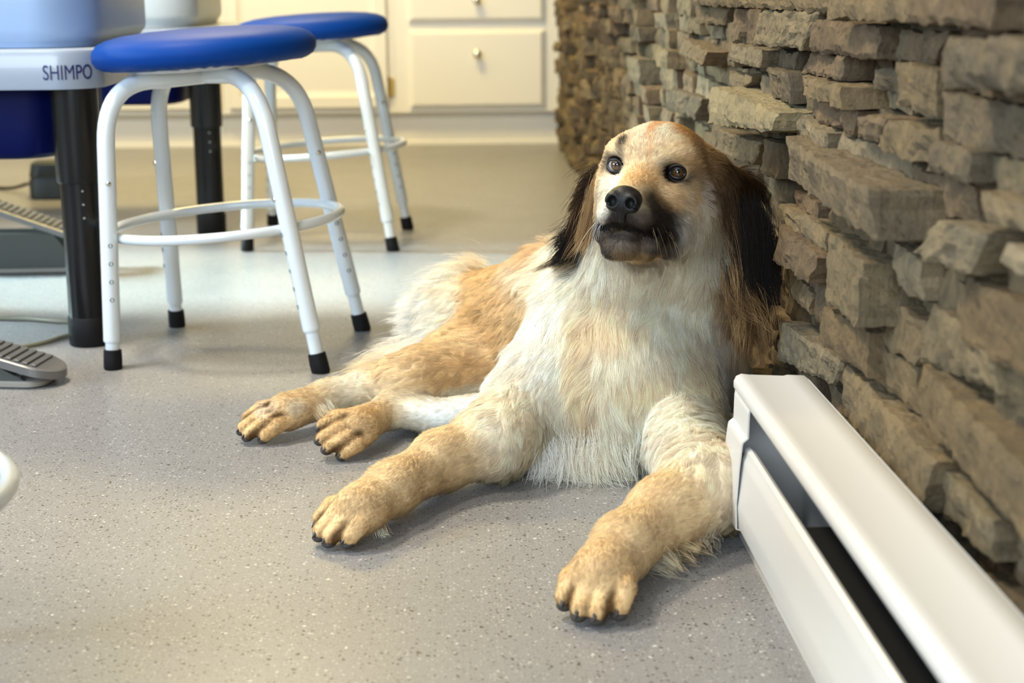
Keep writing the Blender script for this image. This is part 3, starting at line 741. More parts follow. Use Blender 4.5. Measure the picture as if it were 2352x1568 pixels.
ell(hd(-1.5, 4.0, -6.3), (.034, .020, .032), HR, k=.02, flow=hv(-.5, .2, -1), L=.016, col=WHITE)
ell(hd(1.6, 3.7, -8.0), (.020, .010, .013), HR, k=.012, flow=hv(-.6, .2, -1), L=.007, col=BLACK)
# ears: flat flaps hanging from high on the skull
def rot_to(zdir, xdir):
    z = npv(zdir)/np.linalg.norm(zdir); x = npv(xdir)-z*(npv(xdir) @ z); x /= np.linalg.norm(x); return np.stack([x, np.cross(z, x), z], 1)
eb = hd(-7.0, 5.6, .6)
cone(eb, .018, Yp(1695, 450, 1.885), .017, k=.015, flow=(.6, .1, -1), L=.030, col=BROWN*.55, tag_='ear')
ell(Yp(1704, 508, 1.885), (.036, .015, .060), rot_to((-.12, 0, 1), (1, .55, 0)), k=.012, flow=(.12, -.05, -1), L=.050, col=BLACK, lift=.22, dens=1.5, tag_='ear')
eb = hd(-7.8, -5.0, -.6)
cone(eb, .012, Yp(1376, 440, 1.905), .012, k=.015, flow=(-.5, .2, -1), L=.028, col=BROWN, tag_='ear')
ell(Yp(1362, 480, 1.905), (.009, .016, .040), rot_to((.22, 0, 1), (1, -.6, 0)), k=.012, flow=(-.38, .1, -1), L=.040, col=BLACK, lift=.3, dens=1.2, tag_='ear')
# neck
cone(hd(-8.5, .5, -3.2), .056, Yp(1520, 715, 1.985), .090, k=.035, flow=(-.1, -.25, -1), L=.034, col=CREAM)
cone(hd(-5.5, 3.2, -6.0), .036, Yp(1640, 720, 1.955), .062, k=.03, flow=(-.05, -.2, -1), L=.036, col=CREAM)
cone(hd(-4.5, -1.5, -8.0), .034, Yp(1430, 720, 1.93), .075, k=.03, flow=(-.25, -.2, -1), L=.034, col=CREAM)
# chest and trunk
ell(Yp(1440, 862, 1.93), (.118, .130, .124), k=.035, flow=(-.16, -.2, -1), L=.036, col=CREAM)
cone(Yp(1390, 740, 1.975), .082, Yp(1235, 915, 1.895), .058, k=.03, flow=(-.5, -.2, -1), L=.034, col=WHITE)
cone(Yp(1400, 700, 2.02), .085, Yp(1310, 700, 2.14), .085, k=.03, flow=(-.8, .3, -.45), L=.030, col=CREAM)
cone(Yp(1400, 800, 2.02), .110, Yp(1270, 762, 2.17), .102, k=.03, flow=(-.8, .5, -.5), L=.020, col=GOLD, lift=.5)
cone(Yp(1270, 762, 2.17), .102, Yp(1130, 762, 2.31), .090, k=.03, flow=(-1, .3, -.35), L=.022, col=GOLD, lift=.45)
ell(Yp(1062, 770, 2.33), (.078, .085, .080), k=.03, flow=(-1, .15, -.25), L=.032, col=CREAM, lift=.4)
# viewer-right shoulder and foreleg
ell(Yp(1625, 815, 1.97), (.050, .070, .062), k=.03, flow=(.05, -.2, -1), L=.034, col=WHITE*.95)
cone(Yp(1570, 800, 1.94), .060, Yp(1556, 960, 1.855), .048, k=.03, flow=(-.05, -.25, -1), L=.030, col=WHITE)
cone(Yp(1556, 960, 1.85), .047, Zp(1618, 1115, .060), .045, k=.02, flow=(.05, -.35, -1), L=.018, col=CREAM)
cone(Zp(1628, 1125, .052), .046, Zp(1530, 1178, .046), .037, k=.02, L=.012, col=SAND, lift=.2)
cone(Zp(1530, 1178, .046), .037, Zp(1435, 1250, .040), .0285, k=.018, L=.011, col=SAND, lift=.2)
cone(Zp(1435, 1250, .040), .0285, Zp(1375, 1325, .034), .029, k=.018, L=.009, col=SAND, lift=.2)
# viewer-left shoulder joint and foreleg
cone(Yp(1235, 915, 1.895), .052, Zp(1140, 1010, .055), .042, k=.025, flow=(-.6, -.4, -.8), L=.018, col=CREAM)
cone(Zp(1140, 1010, .052), .041, Zp(1010, 1058, .042), .032, k=.02, L=.012, col=SAND, lift=.2)
cone(Zp(1010, 1058, .042), .032, Zp(900, 1122, .037), .0265, k=.018, L=.010, col=SAND, lift=.2)
cone(Zp(900, 1122, .037), .0265, Zp(822, 1172, .034), .0275, k=.018, L=.008, col=SAND, lift=.2)
# upper hind leg
ell(Yp(1085, 855, 2.18), (.085, .075, .070), k=.03, flow=(-1, -.1, -.2), L=.022, col=SAND)
cone(Yp(1060, 866, 2.12), .060, Zp(950, 886, .056), .046, k=.03, flow=(-1, -.15, -.12), L=.020, col=SAND)
cone(Zp(950, 880, .058), .042, Zp(850, 890, .050), .025, k=.02, flow=(-1, -.1, -.1), L=.014, col=SAND)
cone(Zp(850, 890, .050), .024, Zp(755, 915, .038), .0215, k=.018, L=.011, col=CREAM)
cone(Zp(755, 915, .038), .0205, Zp(660, 945, .034), .0235, k=.018, L=.009, col=SAND)
# lower hind leg
cone(Zp(1130, 955, .038), .030, Zp(985, 955, .030), .0185, k=.018, flow=(-1, -.1, 0), L=.009, col=WHITE)
cone(Zp(985, 955, .030), .0180, Zp(893, 944, .034), .0195, k=.014, L=.009, col=CREAM)
cone(Zp(893, 944, .034), .0190, Zp(815, 985, .032), .0235, k=.014, L=.009, col=SAND)
CLAWS, PADS, TOEGAP = [], [], []
def paw(cx, cy, z, tx, ty, tz, wid, size=1.0, roll=0.0, col=GOLD, claw=1.0):
    """paw between the wrist-side centre and the toe tips; roll turns it about its own length"""
    c = Zp(cx, cy, z); tip = Zp(tx, ty, tz); d = tip-c; Ld = np.linalg.norm(d); d = d/Ld
    s = np.cross(d, (0, 0, 1)); s /= np.linalg.norm(s); u = np.cross(s, d)
    s, u = s*cos(roll)+u*sin(roll), u*cos(roll)-s*sin(roll)
    ell(c+d*Ld*.10, npv((Ld*.50, wid*.46, .0205*size)), np.stack([d, s, u], 1), k=.008, flow=d, L=.007, col=col, lift=.15, dens=1.4)
    for i, off in enumerate((-1.5, -.5, .5, 1.5)):
        ext = (.78, 1.0, 1.0, .78)[i]
        a = c+d*Ld*.15*ext+s*off*wid*.22+u*.003; k_ = c+d*Ld*.62*ext+s*off*wid*.265+u*.0035*size; e = c+d*Ld*ext+s*off*wid*.275-u*.004*size
        cone(a, .0085*size, k_, .0108*size, k=.003, flow=d, L=.005, col=GOLD, lift=.2, dens=1.6)
        cone(k_, .0105*size, e, .0092*size, k=.003, flow=d-u*.6, L=.0045, col=GOLD, lift=.2, dens=1.8)
        if i < 3:
            g0 = c+d*Ld*.35+s*(off+.5)*wid*.24; TOEGAP.append((g0+u*.010*size, c+d*Ld*.98+s*(off+.5)*wid*.28-u*.004, .0030*size))
        CLAWS.append((e+d*.0052*size+u*.0022*size, d*1.0-u*.35, s, .0088*size*claw, .0029*size))
        PADS.append((e+d*.0032*size-u*.0062*size, d, s, u, .0080*size, .0072*size, .0048*size))
    PADS.append((c-u*.013*size, d, s, u, .013*size, wid*.32, .008*size))
paw(1392, 1310, .034, 1352, 1388, .021, .064, 1.12, 0.05, col=SAND)
paw(842, 1163, .034, 748, 1216, .021, .060, 1.06, 0.15, col=SAND)
paw(672, 943, .034, 566, 982, .022, .053, .98, 0.35, col=SAND)
paw(832, 978, .034, 752, 1010, .028, .056, 1.0, 0.70, col=SAND)

# carved into the head: eye sockets and the line of the mouth
EYE = [(hd(-.62, -3.55, .12), -1), (hd(-.62, 3.55, .12), 1)]
CUT = [dict(t='c', a=e-HR[:, 0]*.002, b=e+HR[:, 0]*.02, ra=.0108, rb=.0112, k=.004) for e, s in EYE]
for s in (-1, 1):
    path = [hd(8.9, 0, -5.75), hd(7.7, s*1.7, -5.95), hd(5.2, s*3.1, -6.45), hd(2.2, s*4.2, -7.3), hd(.6, s*4.6, -8.2)]
    for a, b_ in zip(path, path[1:]): CUT.append(dict(t='c', a=a, b=b_, ra=.0022, rb=.0024, k=.004))

def axis(lo, hi, base, dense, fine_):
    out = [lo]
    while out[-1] < hi:
        x = out[-1]; inside = any(a <= x <= b_ for a, b_ in dense)
        out.append(x+(fine_ if inside else base))
    return np.array(out, np.float32)
def surface_nets(xs, ys, zs, prims, cuts, clip=True):
    nx, ny, nz = len(xs), len(ys), len(zs)
    D = np.full((nx, ny, nz), .05, np.float32)
    def sl(p, m):
        if p['t'] == 'c': lo = np.minimum(p['a']-p['ra'], p['b']-p['rb'])-m; hi = np.maximum(p['a']+p['ra'], p['b']+p['rb'])+m
        else: rr = np.abs(p['R']) @ p['r']; lo = p['a']-rr-m; hi = p['a']+rr+m
        return tuple(slice(max(np.searchsorted(ax, lo[i])-1, 0), np.searchsorted(ax, hi[i])+1) for i, ax in enumerate((xs, ys, zs)))
    def grid(s): return np.stack(np.meshgrid(xs[s[0]], ys[s[1]], zs[s[2]], indexing='ij'), -1)
    for p in prims:
        s = sl(p, p['k']+.02); d = pdist(p, grid(s)).astype(np.float32); o = D[s]; k = p['k']
        h = np.maximum(k-np.abs(o-d), 0)/k
        D[s] = np.minimum(o, d)-h*h*k*.25
    for p in cuts:
        s = sl(p, p['k']+.01); d = -pdist(p, grid(s)).astype(np.float32); o = D[s]; k = p['k']
        h = np.maximum(k-np.abs(o-d), 0)/k
        D[s] = np.maximum(o, d)+h*h*k*.25
    if clip:
        D = np.maximum(D, (.0025-zs)[None, None, :]); D = np.maximum(D, (xs-.368)[:, None, None])
    ins = D < 0
    cs = ins[:-1, :-1, :-1].astype(np.int8)
    cnt = np.zeros((nx-1, ny-1, nz-1), np.int8)
    for i in (0, 1):
        for j in (0, 1):
            for k in (0, 1): cnt += ins[i:nx-1+i, j:ny-1+j, k:nz-1+k]
    I, J, K = np.nonzero((cnt > 0) & (cnt < 8))
    vid = np.full((nx-1, ny-1, nz-1), -1, np.int32); vid[I, J, K] = np.arange(len(I))
    acc = np.zeros((len(I), 3)); num = np.zeros(len(I))
    corners = [(i, j, k) for i in (0, 1) for j in (0, 1) for k in (0, 1)]
    for c_ in corners:
        for ax in range(3):
            if c_[ax] == 1: continue
            e = list(c_); e[ax] = 1
            a = D[I+c_[0], J+c_[1], K+c_[2]]; b_ = D[I+e[0], J+e[1], K+e[2]]
            m = (a < 0) != (b_ < 0); t = np.where(m, a/np.where(m, a-b_, 1), 0)
            P0 = np.stack([xs[I+c_[0]], ys[J+c_[1]], zs[K+c_[2]]], -1); P1 = np.stack([xs[I+e[0]], ys[J+e[1]], zs[K+e[2]]], -1)
            acc += np.where(m[:, None], P0+(P1-P0)*t[:, None], 0); num += m
    V = acc/num[:, None]; faces = []
    for ax in range(3):
        a = [slice(None)]*3; b_ = [slice(None)]*3; a[ax] = slice(0, -1); b_[ax] = slice(1, None)
        A = ins[tuple(a)]; B = ins[tuple(b_)]; o1, o2 = [(1, 2), (2, 0), (0, 1)][ax]
        idx = np.nonzero(A != B); ok = (idx[o1] > 0) & (idx[o2] > 0) & (idx[o1] < (nx, ny, nz)[o1]-1) & (idx[o2] < (nx, ny, nz)[o2]-1)
        idx = [q[ok] for q in idx]; flip = B[tuple(idx)]
        def vv(d1, d2):
            q = [x.copy() for x in idx]; q[o1] -= d1; q[o2] -= d2; return vid[tuple(q)]
        Q = np.stack([vv(1, 1), vv(0, 1), vv(0, 0), vv(1, 0)], -1)
        Q[flip] = Q[flip][:, ::-1]; faces.append(Q)
    return V, np.concatenate(faces)
def np_mesh(name, V, Fq):
    me = bpy.data.meshes.new(name)
    me.vertices.add(len(V)); me.vertices.foreach_set('co', np.ascontiguousarray(V, np.float32).ravel())
    me.loops.add(Fq.size); me.loops.foreach_set('vertex_index', Fq.ravel().astype(np.int32))
    me.polygons.add(len(Fq)); me.polygons.foreach_set('loop_start', np.arange(0, Fq.size, 4, dtype=np.int32))
    me.update(calc_edges=True); me.validate(); return me
def relax(V, Fq, it=2, lam=.5):
    e = np.concatenate([Fq[:, [0, 1]], Fq[:, [1, 2]], Fq[:, [2, 3]], Fq[:, [3, 0]]])
    e = np.concatenate([e, e[:, ::-1]]); n_ = np.bincount(e[:, 0], minlength=len(V))
    for _ in range(it):
        S = np.stack([np.bincount(e[:, 0], V[e[:, 1], i], len(V)) for i in range(3)], -1)/np.maximum(n_, 1)[:, None]
        V = V+(S-V)*lam
    return V
def normals(V, Fq):
    n_ = np.cross(V[Fq[:, 2]]-V[Fq[:, 0]], V[Fq[:, 3]]-V[Fq[:, 1]]); out = np.zeros_like(V)
    for i in range(4):
        for c_ in range(3): out[:, c_] += np.bincount(Fq[:, i], n_[:, c_], len(V))
    return out/np.maximum(np.linalg.norm(out, axis=1), 1e-12)[:, None]
hc = hd(-2, 0, -1)
xs = axis(-.39, .39, .0031, [(hc[0]-.10, hc[0]+.10)], .0020)
ys = axis(1.30, 2.47, .0031, [(hc[1]-.12, hc[1]+.09)], .0020)
zs = axis(-.006, .43, .0030, [(hc[2]-.10, .5)], .0020)
BVt, BFq = surface_nets(xs, ys, zs, PR, CUT)
BVt = relax(BVt, BFq, 2, .5); BN = normals(BVt, BFq)

# coat fields on the body: colour, flow, length
ctr = BVt
W_, FL, CO, LE, LI, DE = 0, 0, 0, 0, 0, 0
for p in PR:
    d = pdist(p, ctr); w_ = np.exp(-np.clip(d+.004, -.01, None)/.007)+1e-12
    W_ = W_+w_; fl = p['flow']/np.linalg.norm(p['flow'])
    FL = FL+w_[:, None]*fl; CO = CO+w_[:, None]*p['col']; LE = LE+w_*p['L']; LI = LI+w_*p['lift']; DE = DE+w_*p['dens']
FL /= W_[:, None]; CO /= W_[:, None]; LE /= W_; LI /= W_; DE /= W_
def spot(c, r, col, s=1.0, rough=.5, sc=60):
    """patch of another coat colour; r = radius (number or three radii), ragged edge"""
    global CO
    q = (ctr-npv(c))/npv(r); d = np.linalg.norm(q, axis=1)+rough*.35*snoise(ctr, sc, 3.1)
    w_ = s*np.clip(1.35-d, 0, .7)/.7; w_ = np.clip(w_, 0, 1)[:, None]; CO = CO*(1-w_)+npv(col)*w_
def hspot(f, s, u, r, col, k=1.0, rough=.35):
    global CO
    q = ((ctr-hd(f, s, u)) @ HR)/(npv(r)*.01); d = np.linalg.norm(q, axis=1)+rough*.24*snoise(ctr, 150, 1.7)
    w_ = np.clip(k*np.clip(1.3-d, 0, .6)/.6, 0, 1)[:, None]; CO = CO*(1-w_)+npv(col)*w_
# body patches
for px, py, y, r, col, s in (
    (1170, 770, 2.18, (.07, .09, .055), RUST, .45), (1150, 800, 2.15, (.035, .05, .028), RUST, .6), (1240, 690, 2.12, (.06, .06, .03), RUST, .5), (1265, 590, 2.15, (.05, .07, .02), RUST, .6),
    (1040, 835, 2.12, (.07, .07, .022), RUST, .5), (1010, 700, 2.28, (.06, .07, .045), CREAM, .85), (1010, 850, 2.08, (.07, .07, .03), GOLD, .6), (960, 760, 2.3, (.05, .09, .05), WHITE, .7), (1050, 900, 2.08, (.07, .07, .017), CREAM, .8),
    (1130, 930, 1.9, (.03, .04, .02), GOLD, .7), (1090, 970, 1.86, (.03, .03, .014), RUST, .5), (1340, 900, 1.82, (.016, .06, .10), GOLD, .5), (1400, 740, 1.86, (.05, .04, .04), SAND, .6),
    (1640, 1130, 1.68, (.05, .06, .04), GOLD, .8), (1690, 1150, 1.70, (.035, .05, .05), TAN, .7), (1540, 1150, 1.62, (.04, .05, .03), SAND, .7), (1590, 900, 1.84, (.03, .04, .05), SAND, .6),
    (1660, 1100, 1.66, (.011, .02, .008), WHITE, .9), (1500, 1200, 1.58, (.022, .03, .014), CREAM, .7), (1470, 880, 1.82, (.05, .04, .02), SAND, .5),
    (720, 895, 2.0, (.035, .035, .02), GOLD, .75), (690, 930, 2.0, (.016, .02, .016), WHITE, .6), (600, 930, 1.99, (.02, .03, .015), WHITE, .55), (790, 870, 2.05, (.03, .03, .01), CREAM, .6),
    (860, 940, 1.95, (.02, .03, .01), GOLD, .5), (960, 1120, 1.75, (.03, .03, .02), CREAM, .6), (820, 1150, 1.63, (.025, .03, .012), GOLD, .5), (1060, 1010, 1.82, (.02, .03, .012), TAN, .4),
    (1420, 1340, 1.42, (.013, .02, .014), WHITE, .7), (1650, 790, 1.9, (.04, .05, .07), GREY*1.9, .55), (1700, 700, 1.9, (.035, .05, .07), TAN, .8), (1690, 640, 1.9, (.025, .05, .06), BROWN, .7)):
    spot(Yp(px, py, y), r, col, s)
# head: measured in the head's own frame
hspot(-3.2, 0, 3.4, (3.4, 3.4, 2.4), CREAM, .9); hspot(-5.0, -.3, 4.4, (5.5, .7, 2.5), ORANGE, .7); hspot(-1.2, .4, 1.6, (2.6, .5, 2.4), ORANGE, .6); hspot(-6.5, 2.6, 4.6, (4.0, 1.6, 1.6), ORANGE, .7)
hspot(-7.0, 3.6, 3.2, (4.6, 2.2, 2.6), RUST*.8, .9); hspot(-5.2, 5.0, 1.2, (3.4, 2.0, 3.2), TAN*.75, .8); hspot(-6.0, 6.2, -.5, (3.6, 1.6, 4.0), BROWN, .6); hspot(-6.5, -5.0, 2.4, (4, 1.8, 2.6), TAN, .6)
hspot(-5.0, -3.2, 4.4, (3.0, 1.3, 1.3), SAND, .7)
hspot(-.3, -3.0, 2.4, (1.3, .75, 1.35), BLACK, .95); hspot(.2, -2.6, 1.5, (1.0, .45, .8), DARKG, .8)          # dark brow mark
hspot(-.2, -3.55, .1, (1.9, 1.85, 1.5), DARKG, .95, .1); hspot(.0, 3.4, .1, (2.2, 2.5, 1.65), BLACK, 1.0, .15)
hspot(-.5, 3.3, 1.6, (1.4, 2.0, .9), TAN, .7); hspot(-1.2, 4.9, 1.0, (1.6, 1.4, 1.0), TAN, .6)
hspot(3.0, .3, -.7, (3.4, 2.2, 1.5), RUST, .55); hspot(6.0, 0, -1.0, (2.0, 1.4, .7), TAN, .6)
hspot(5.2, 2.6, -3.6, (2.6, 1.8, 2.0), DARKG*1.4, .85); hspot(4.2, 3.2, -5.2, (3.4, 2.2, 2.6), DARKG, .9)
hspot(7.8, 0, -4.8, (1.8, 2.8, 1.5), DARKG, 1.0, .1); hspot(6.0, 1.2, -5.6, (3.2, 2.8, .9), BLACK, .9, .15); hspot(3.0, 3.6, -6.7, (2.8, 1.4, 1.0), BLACK, .9, .15)
hspot(5.8, -2.8, -3.4, (4.5, 1.4, 2.6), CREAM, .85); hspot(2.0, -3.4, -3.0, (3.0, 2.0, 3.0), CREAM, .7)
hspot(-2.4, 5.0, -1.6, (2.4, 1.6, 2.4), TAN*.55, .75); hspot(.6, 4.0, -3.4, (1.6, 1.4, 1.4), TAN*.6, .5, 1.0)
hspot(2.0, 3.4, -2.4, (2.4, 1.8, 1.7), TAN, .55); hspot(-1.5, 4.9, -3.0, (2.0, 1.6, 3.0), SAND*.85, .7); hspot(-3.2, 5.6, -4.0, (1.6, 1.4, 3.6), WHITE*.9, .8); hspot(-.8, 4.4, -4.8, (1.0, 1.0, 3.0), TAN*.8, .6)
hspot(5.0, .3, -7.8, (3.4, 2.4, .9), lin(122, 108, 92), .9); hspot(5.2, 1.0, -9.0, (3.2, 2.6, .7), TAN*.5, .7, 1.2); hspot(6.6, .2, -7.0, (2.2, 2.6, .5), DARKG, .8); hspot(1.4, 0, -9.4, (3.6, 3.2, 1.2), SAND, .9)
# longer or shorter coat here and there
hq = ((ctr-hd(6, 0, -4)) @ HR)/.01; LE = LE*np.where((np.linalg.norm(hq, axis=1) < 3.8), .75, 1)
q = (ctr @ np.ones(3))*0
CO[pdist(dict(t='c', a=hd(8.9, 0, -5.75), b=hd(7.7, 1.7, -5.95), ra=.003, rb=.003), ctr) < .003] = BLACK
for c_ in CUT[2:]: CO[pdist(c_, ctr) < .0032] = BLACK*.6
for a_, b2_, r_ in TOEGAP:
    w_ = np.clip(1.6-pdist(dict(t='c', a=a_, b=b2_, ra=r_, rb=r_), ctr)/.0045, 0, 1)[:, None]*.95; CO = CO*(1-w_)+BROWN*.8*w_
tone = 1+.05*snoise(ctr, 30, 8)+.03*snoise(ctr, 120, 4); CO = np.clip(CO*tone[:, None], 0, .95)
warm = np.clip(.5+.6*snoise(ctr, 38, 5.5), 0, 1)[:, None]*.22          # streaks of sand in the cream
light_coat = np.clip((CO.mean(1)-.4)/.25, 0, 1)[:, None]
CO = CO*(1-warm*light_coat)+SAND*warm*light_coat

m_skin = bpy.data.materials.new('dog_skin'); m_skin.use_nodes = True
n, l = nodes_of(m_skin); b = n['Principled BSDF']; at = n.new('ShaderNodeAttribute'); at.attribute_name = 'coat'
l.new(at.outputs['Color'], b.inputs['Base Color']); b.inputs['Roughness'].default_value = .85; b.inputs['Specular IOR Level'].default_value = .15
dog_me = np_mesh('dog', BVt, BFq)
ca = dog_me.color_attributes.new('coat', 'FLOAT_COLOR', 'POINT'); ca.data.foreach_set('color', np.concatenate([CO*.9, np.ones((len(CO), 1))], 1).ravel())
dog = link('dog', dog_me, m_skin)
tag(dog, 'large cream and gold longhaired dog with dark ears, lying against the stone wall', 'dog')

# ---- coat of hair
m_hair = bpy.data.materials.new('dog_hair'); m_hair.use_nodes = True
n, l = nodes_of(m_hair); b = n['Principled BSDF']
at = n.new('ShaderNodeAttribute'); at.attribute_name = 'coat'; l.new(at.outputs['Color'], b.inputs['Base Color'])
an = n.new('ShaderNodeAttribute'); an.attribute_name = 'skin_normal'
ge = n.new('ShaderNodeNewGeometry'); mx = n.new('ShaderNodeMix'); mx.data_type = 'VECTOR'; mx.inputs[0].default_value = .92
l.new(ge.outputs['Normal'], mx.inputs[4]); l.new(an.outputs['Vector'], mx.inputs[5])
nm = n.new('ShaderNodeVectorMath'); nm.operation = 'NORMALIZE'; l.new(mx.outputs[1], nm.inputs[0]); l.new(nm.outputs[0], b.inputs['Normal'])
b.inputs['Roughness'].default_value = .55; b.inputs['Specular IOR Level'].default_value = .12
tr = n.new('ShaderNodeBsdfTranslucent'); l.new(at.outputs['Color'], tr.inputs[0]); ms = n.new('ShaderNodeMixShader'); ms.inputs[0].default_value = .22
l.new(b.outputs[0], ms.inputs[1]); l.new(tr.outputs[0], ms.inputs[2]); l.new(ms.outputs[0], n['Material Output'].inputs[0])

def curls(P, s, seed): return np.stack([snoise(P, s, seed), snoise(P, s, seed+5.1), snoise(P, s, seed+9.7)], -1)
def grow(name, root, nor, flow, L, lift, col, rad, K=7, clump=.55, cell=.011, wave=.30, rnd=.16, grav=.25, parent=dog, label=None):
    N = len(root); r3 = RNG.normal(size=(N, 3))
    t_ = flow-nor*np.sum(flow*nor, 1)[:, None]; t_ /= np.maximum(np.linalg.norm(t_, axis=1), 1e-6)[:, None]
    base = t_+curls(root, 32, 2.0)*wave+curls(root, 95, 6.0)*wave*.6+r3*rnd
    base -= nor*np.minimum(np.sum(base*nor, 1), 0)[:, None]
    base /= np.linalg.norm(base, axis=1)[:, None]
    L = L*RNG.uniform(.62, 1.12, N)
    P = np.zeros((N, K, 3)); P[:, 0] = root; pos = root.copy()
    for k in range(1, K):
        u = k/(K-1); li = (lift*(1.25-1.15*u))[:, None]
        d = base*(1-li)+nor*li+np.array([0, 0, -1])*grav*u*u+curls(pos, 60, 12.0)*(wave*.6*u)
        d /= np.linalg.norm(d, axis=1)[:, None]
        pos = pos+d*(L/(K-1))[:, None]; pos[:, 2] = np.maximum(pos[:, 2], .0015+RNG.random(N)*.002); P[:, k] = pos
    key = np.floor(root/cell+curls(root, 150, 3)*.35).astype(np.int64); h = key[:, 0]*73856093 ^ key[:, 1]*19349663 ^ key[:, 2]*83492791
    _, first, inv = np.unique(h, return_index=True, return_inverse=True); rep = first[inv.ravel()]
    tt = np.linspace(0, 1, K)[None, :, None]
    c_ = clump*RNG.uniform(.7, 1.15, N)[:, None, None]*tt**1.3
    P = P*(1-c_)+(P[rep]+(root-root[rep])[:, None, :]*.12)*c_
    P[..., 2] = np.maximum(P[..., 2], .0012)
    hc_ = bpy.data.hair_curves.new(name); hc_.add_curves([K]*N)
    hc_.attributes['position'].data.foreach_set('vector', P.astype(np.float32).ravel())
    ra = hc_.attributes.get('radius') or hc_.attributes.new('radius', 'FLOAT', 'POINT')
    prof = np.array([1.0, 1.0, .95, .85, .7, .5, .18]) if K == 7 else np.linspace(1, .2, K)
    ra.data.foreach_set('value', (rad*RNG.uniform(.7, 1.25, N)[:, None]*prof[None]).astype(np.float32).ravel())
    clv = 1+.15*np.sin(rep*12.9898)      # each lock a touch lighter or darker
    cc = np.clip(col*(clv*RNG.uniform(.80, 1.18, N))[:, None], 0, .95)
    a = hc_.attributes.new('coat', 'FLOAT_COLOR', 'CURVE'); a.data.foreach_set('color', np.concatenate([cc, np.ones((N, 1))], 1).astype(np.float32).ravel())
    a = hc_.attributes.new('skin_normal', 'FLOAT_VECTOR', 'CURVE'); a.data.foreach_set('vector', nor.astype(np.float32).ravel())
    hc_.materials.append(m_hair)
    o = bpy.data.objects.new(name, hc_); COL.objects.link(o); o.parent = parent; o['kind'] = 'stuff'
    if label: o['label'] = label
    return o
# sample roots by area
tri = np.concatenate([BFq[:, [0, 1, 2]], BFq[:, [0, 2, 3]]])
ar = np.linalg.norm(np.cross(BVt[tri[:, 1]]-BVt[tri[:, 0]], BVt[tri[:, 2]]-BVt[tri[:, 0]]), axis=1)/2
tc_ = BVt[tri].mean(1)
wgt = ar*DE[tri].mean(1)*np.clip(.016/LE[tri].mean(1), .55, 1.6)
wgt[(tc_[:, 2] < .004)] = 0
wgt[tc_[:, 0] > .366] = 0
tn_ = BN[tri].mean(1); away = (tn_ @ npv((0, -.75, .6))) < -.45; wgt[away] *= .35
# no hair inside the mouth line or the eye sockets
for c_ in CUT:
    wgt[pdist(c_, tc_) < (.0022 if c_['ra'] > .01 else .0018)] = 0
NH = 380000
pick = RNG.choice(len(tri), NH, p=wgt/wgt.sum()); uv = RNG.random((NH, 2)); sw = uv.sum(1) > 1; uv[sw] = 1-uv[sw]
bw = np.stack([1-uv.sum(1), uv[:, 0], uv[:, 1]], -1); T_ = tri[pick]
ip = lambda A: (A[T_]*(bw[..., None] if A.ndim > 1 else bw)).sum(1)
root, nor, flow, Lr, lf, col = ip(BVt), ip(BN), ip(FL), ip(LE), ip(LI), ip(CO)
nor /= np.linalg.norm(nor, axis=1)[:, None]
short = Lr < .0125
hl = lambda m, name, **k: grow(name, root[m]-nor[m]*.0005, nor[m], flow[m], Lr[m], lf[m], col[m], **k)
hl(short, 'short_coat', rad=.00014, clump=.35, cell=.005, wave=.25, rnd=.14, grav=.05)
hl(~short, 'long_coat', rad=.00015, clump=.68, cell=.013, wave=.48, rnd=.13, grav=.3)
# feathering: long separate locks along lines of the body
def feather(name, pts, dirs, L, cols, n_, spread=.010, nrm=(0, -1, .3), rad=.00016, clump=.7, cell=.012, wave=.3, grav=.3, lift=.1):
    pts = np.array(pts); dirs = np.array(dirs, float); s_ = RNG.random(n_)*(len(pts)-1); i = s_.astype(int); f = (s_-i)[:, None]
    root = pts[i]*(1-f)+pts[i+1]*f+RNG.normal(size=(n_, 3))*spread; dr = dirs[i]*(1-f)+dirs[i+1]*f
    Ls = np.array(L)[i]*(1-f[:, 0])+np.array(L)[i+1]*f[:, 0]
    cl = np.array(cols)[i]*(1-f)+np.array(cols)[i+1]*f
    nr = np.tile(npv(nrm)/np.linalg.norm(nrm), (n_, 1))
    return grow(name, root, nr, dr, Ls, np.full(n_, lift), cl, rad, clump=clump, cell=cell, wave=wave, rnd=.1, grav=grav)
feather('ear_fringe', [Yp(1655, 420, 1.85), Yp(1672, 520, 1.85), Yp(1690, 620, 1.86), Yp(1715, 690, 1.88)], [(.10, -.1, -1), (.10, -.05, -1), (.08, -.05, -1), (.02, 0, -1)], [.06, .075, .085, .07],
        [BROWN*.5, DARKG*.6, BROWN*.6, BROWN], 2600, spread=.007, clump=.75, wave=.22)
feather('ear_fringe', [Yp(1650, 440, 1.845), Yp(1668, 560, 1.845), Yp(1700, 680, 1.87)], [(.06, -.1, -1), (.10, -.05, -1), (.02, 0, -1)], [.05, .075, .075], [BROWN, TAN, TAN], 500, spread=.006, clump=.85, wave=.25)
feather('ear_fringe', [Yp(1700, 600, 1.87), Yp(1730, 640, 1.88), Yp(1740, 710, 1.90)], [(.05, -.05, -1), (.02, 0, -1), (-.1, 0, -1)], [.075, .08, .065], [BROWN, TAN, BROWN], 1900, spread=.010, clump=.85, wave=.3)
feather('ear_fringe', [Yp(1640, 610, 1.845), Yp(1675, 640, 1.85), Yp(1700, 690, 1.865)], [(.1, -.1, -1), (.1, -.05, -1), (0, 0, -1)], [.045, .06, .06], [TAN*.7, BROWN, TAN*.8], 900, spread=.008, clump=.9, wave=.5)
feather('ear_fringe', [Yp(1700, 470, 1.86), Yp(1735, 520, 1.87), Yp(1740, 600, 1.88)], [(.15, -.05, -1), (.06, 0, -1), (-.05, 0, -1)], [.07, .08, .075], [BLACK, BLACK, BLACK], 6200, spread=.010, clump=.5, wave=.2)
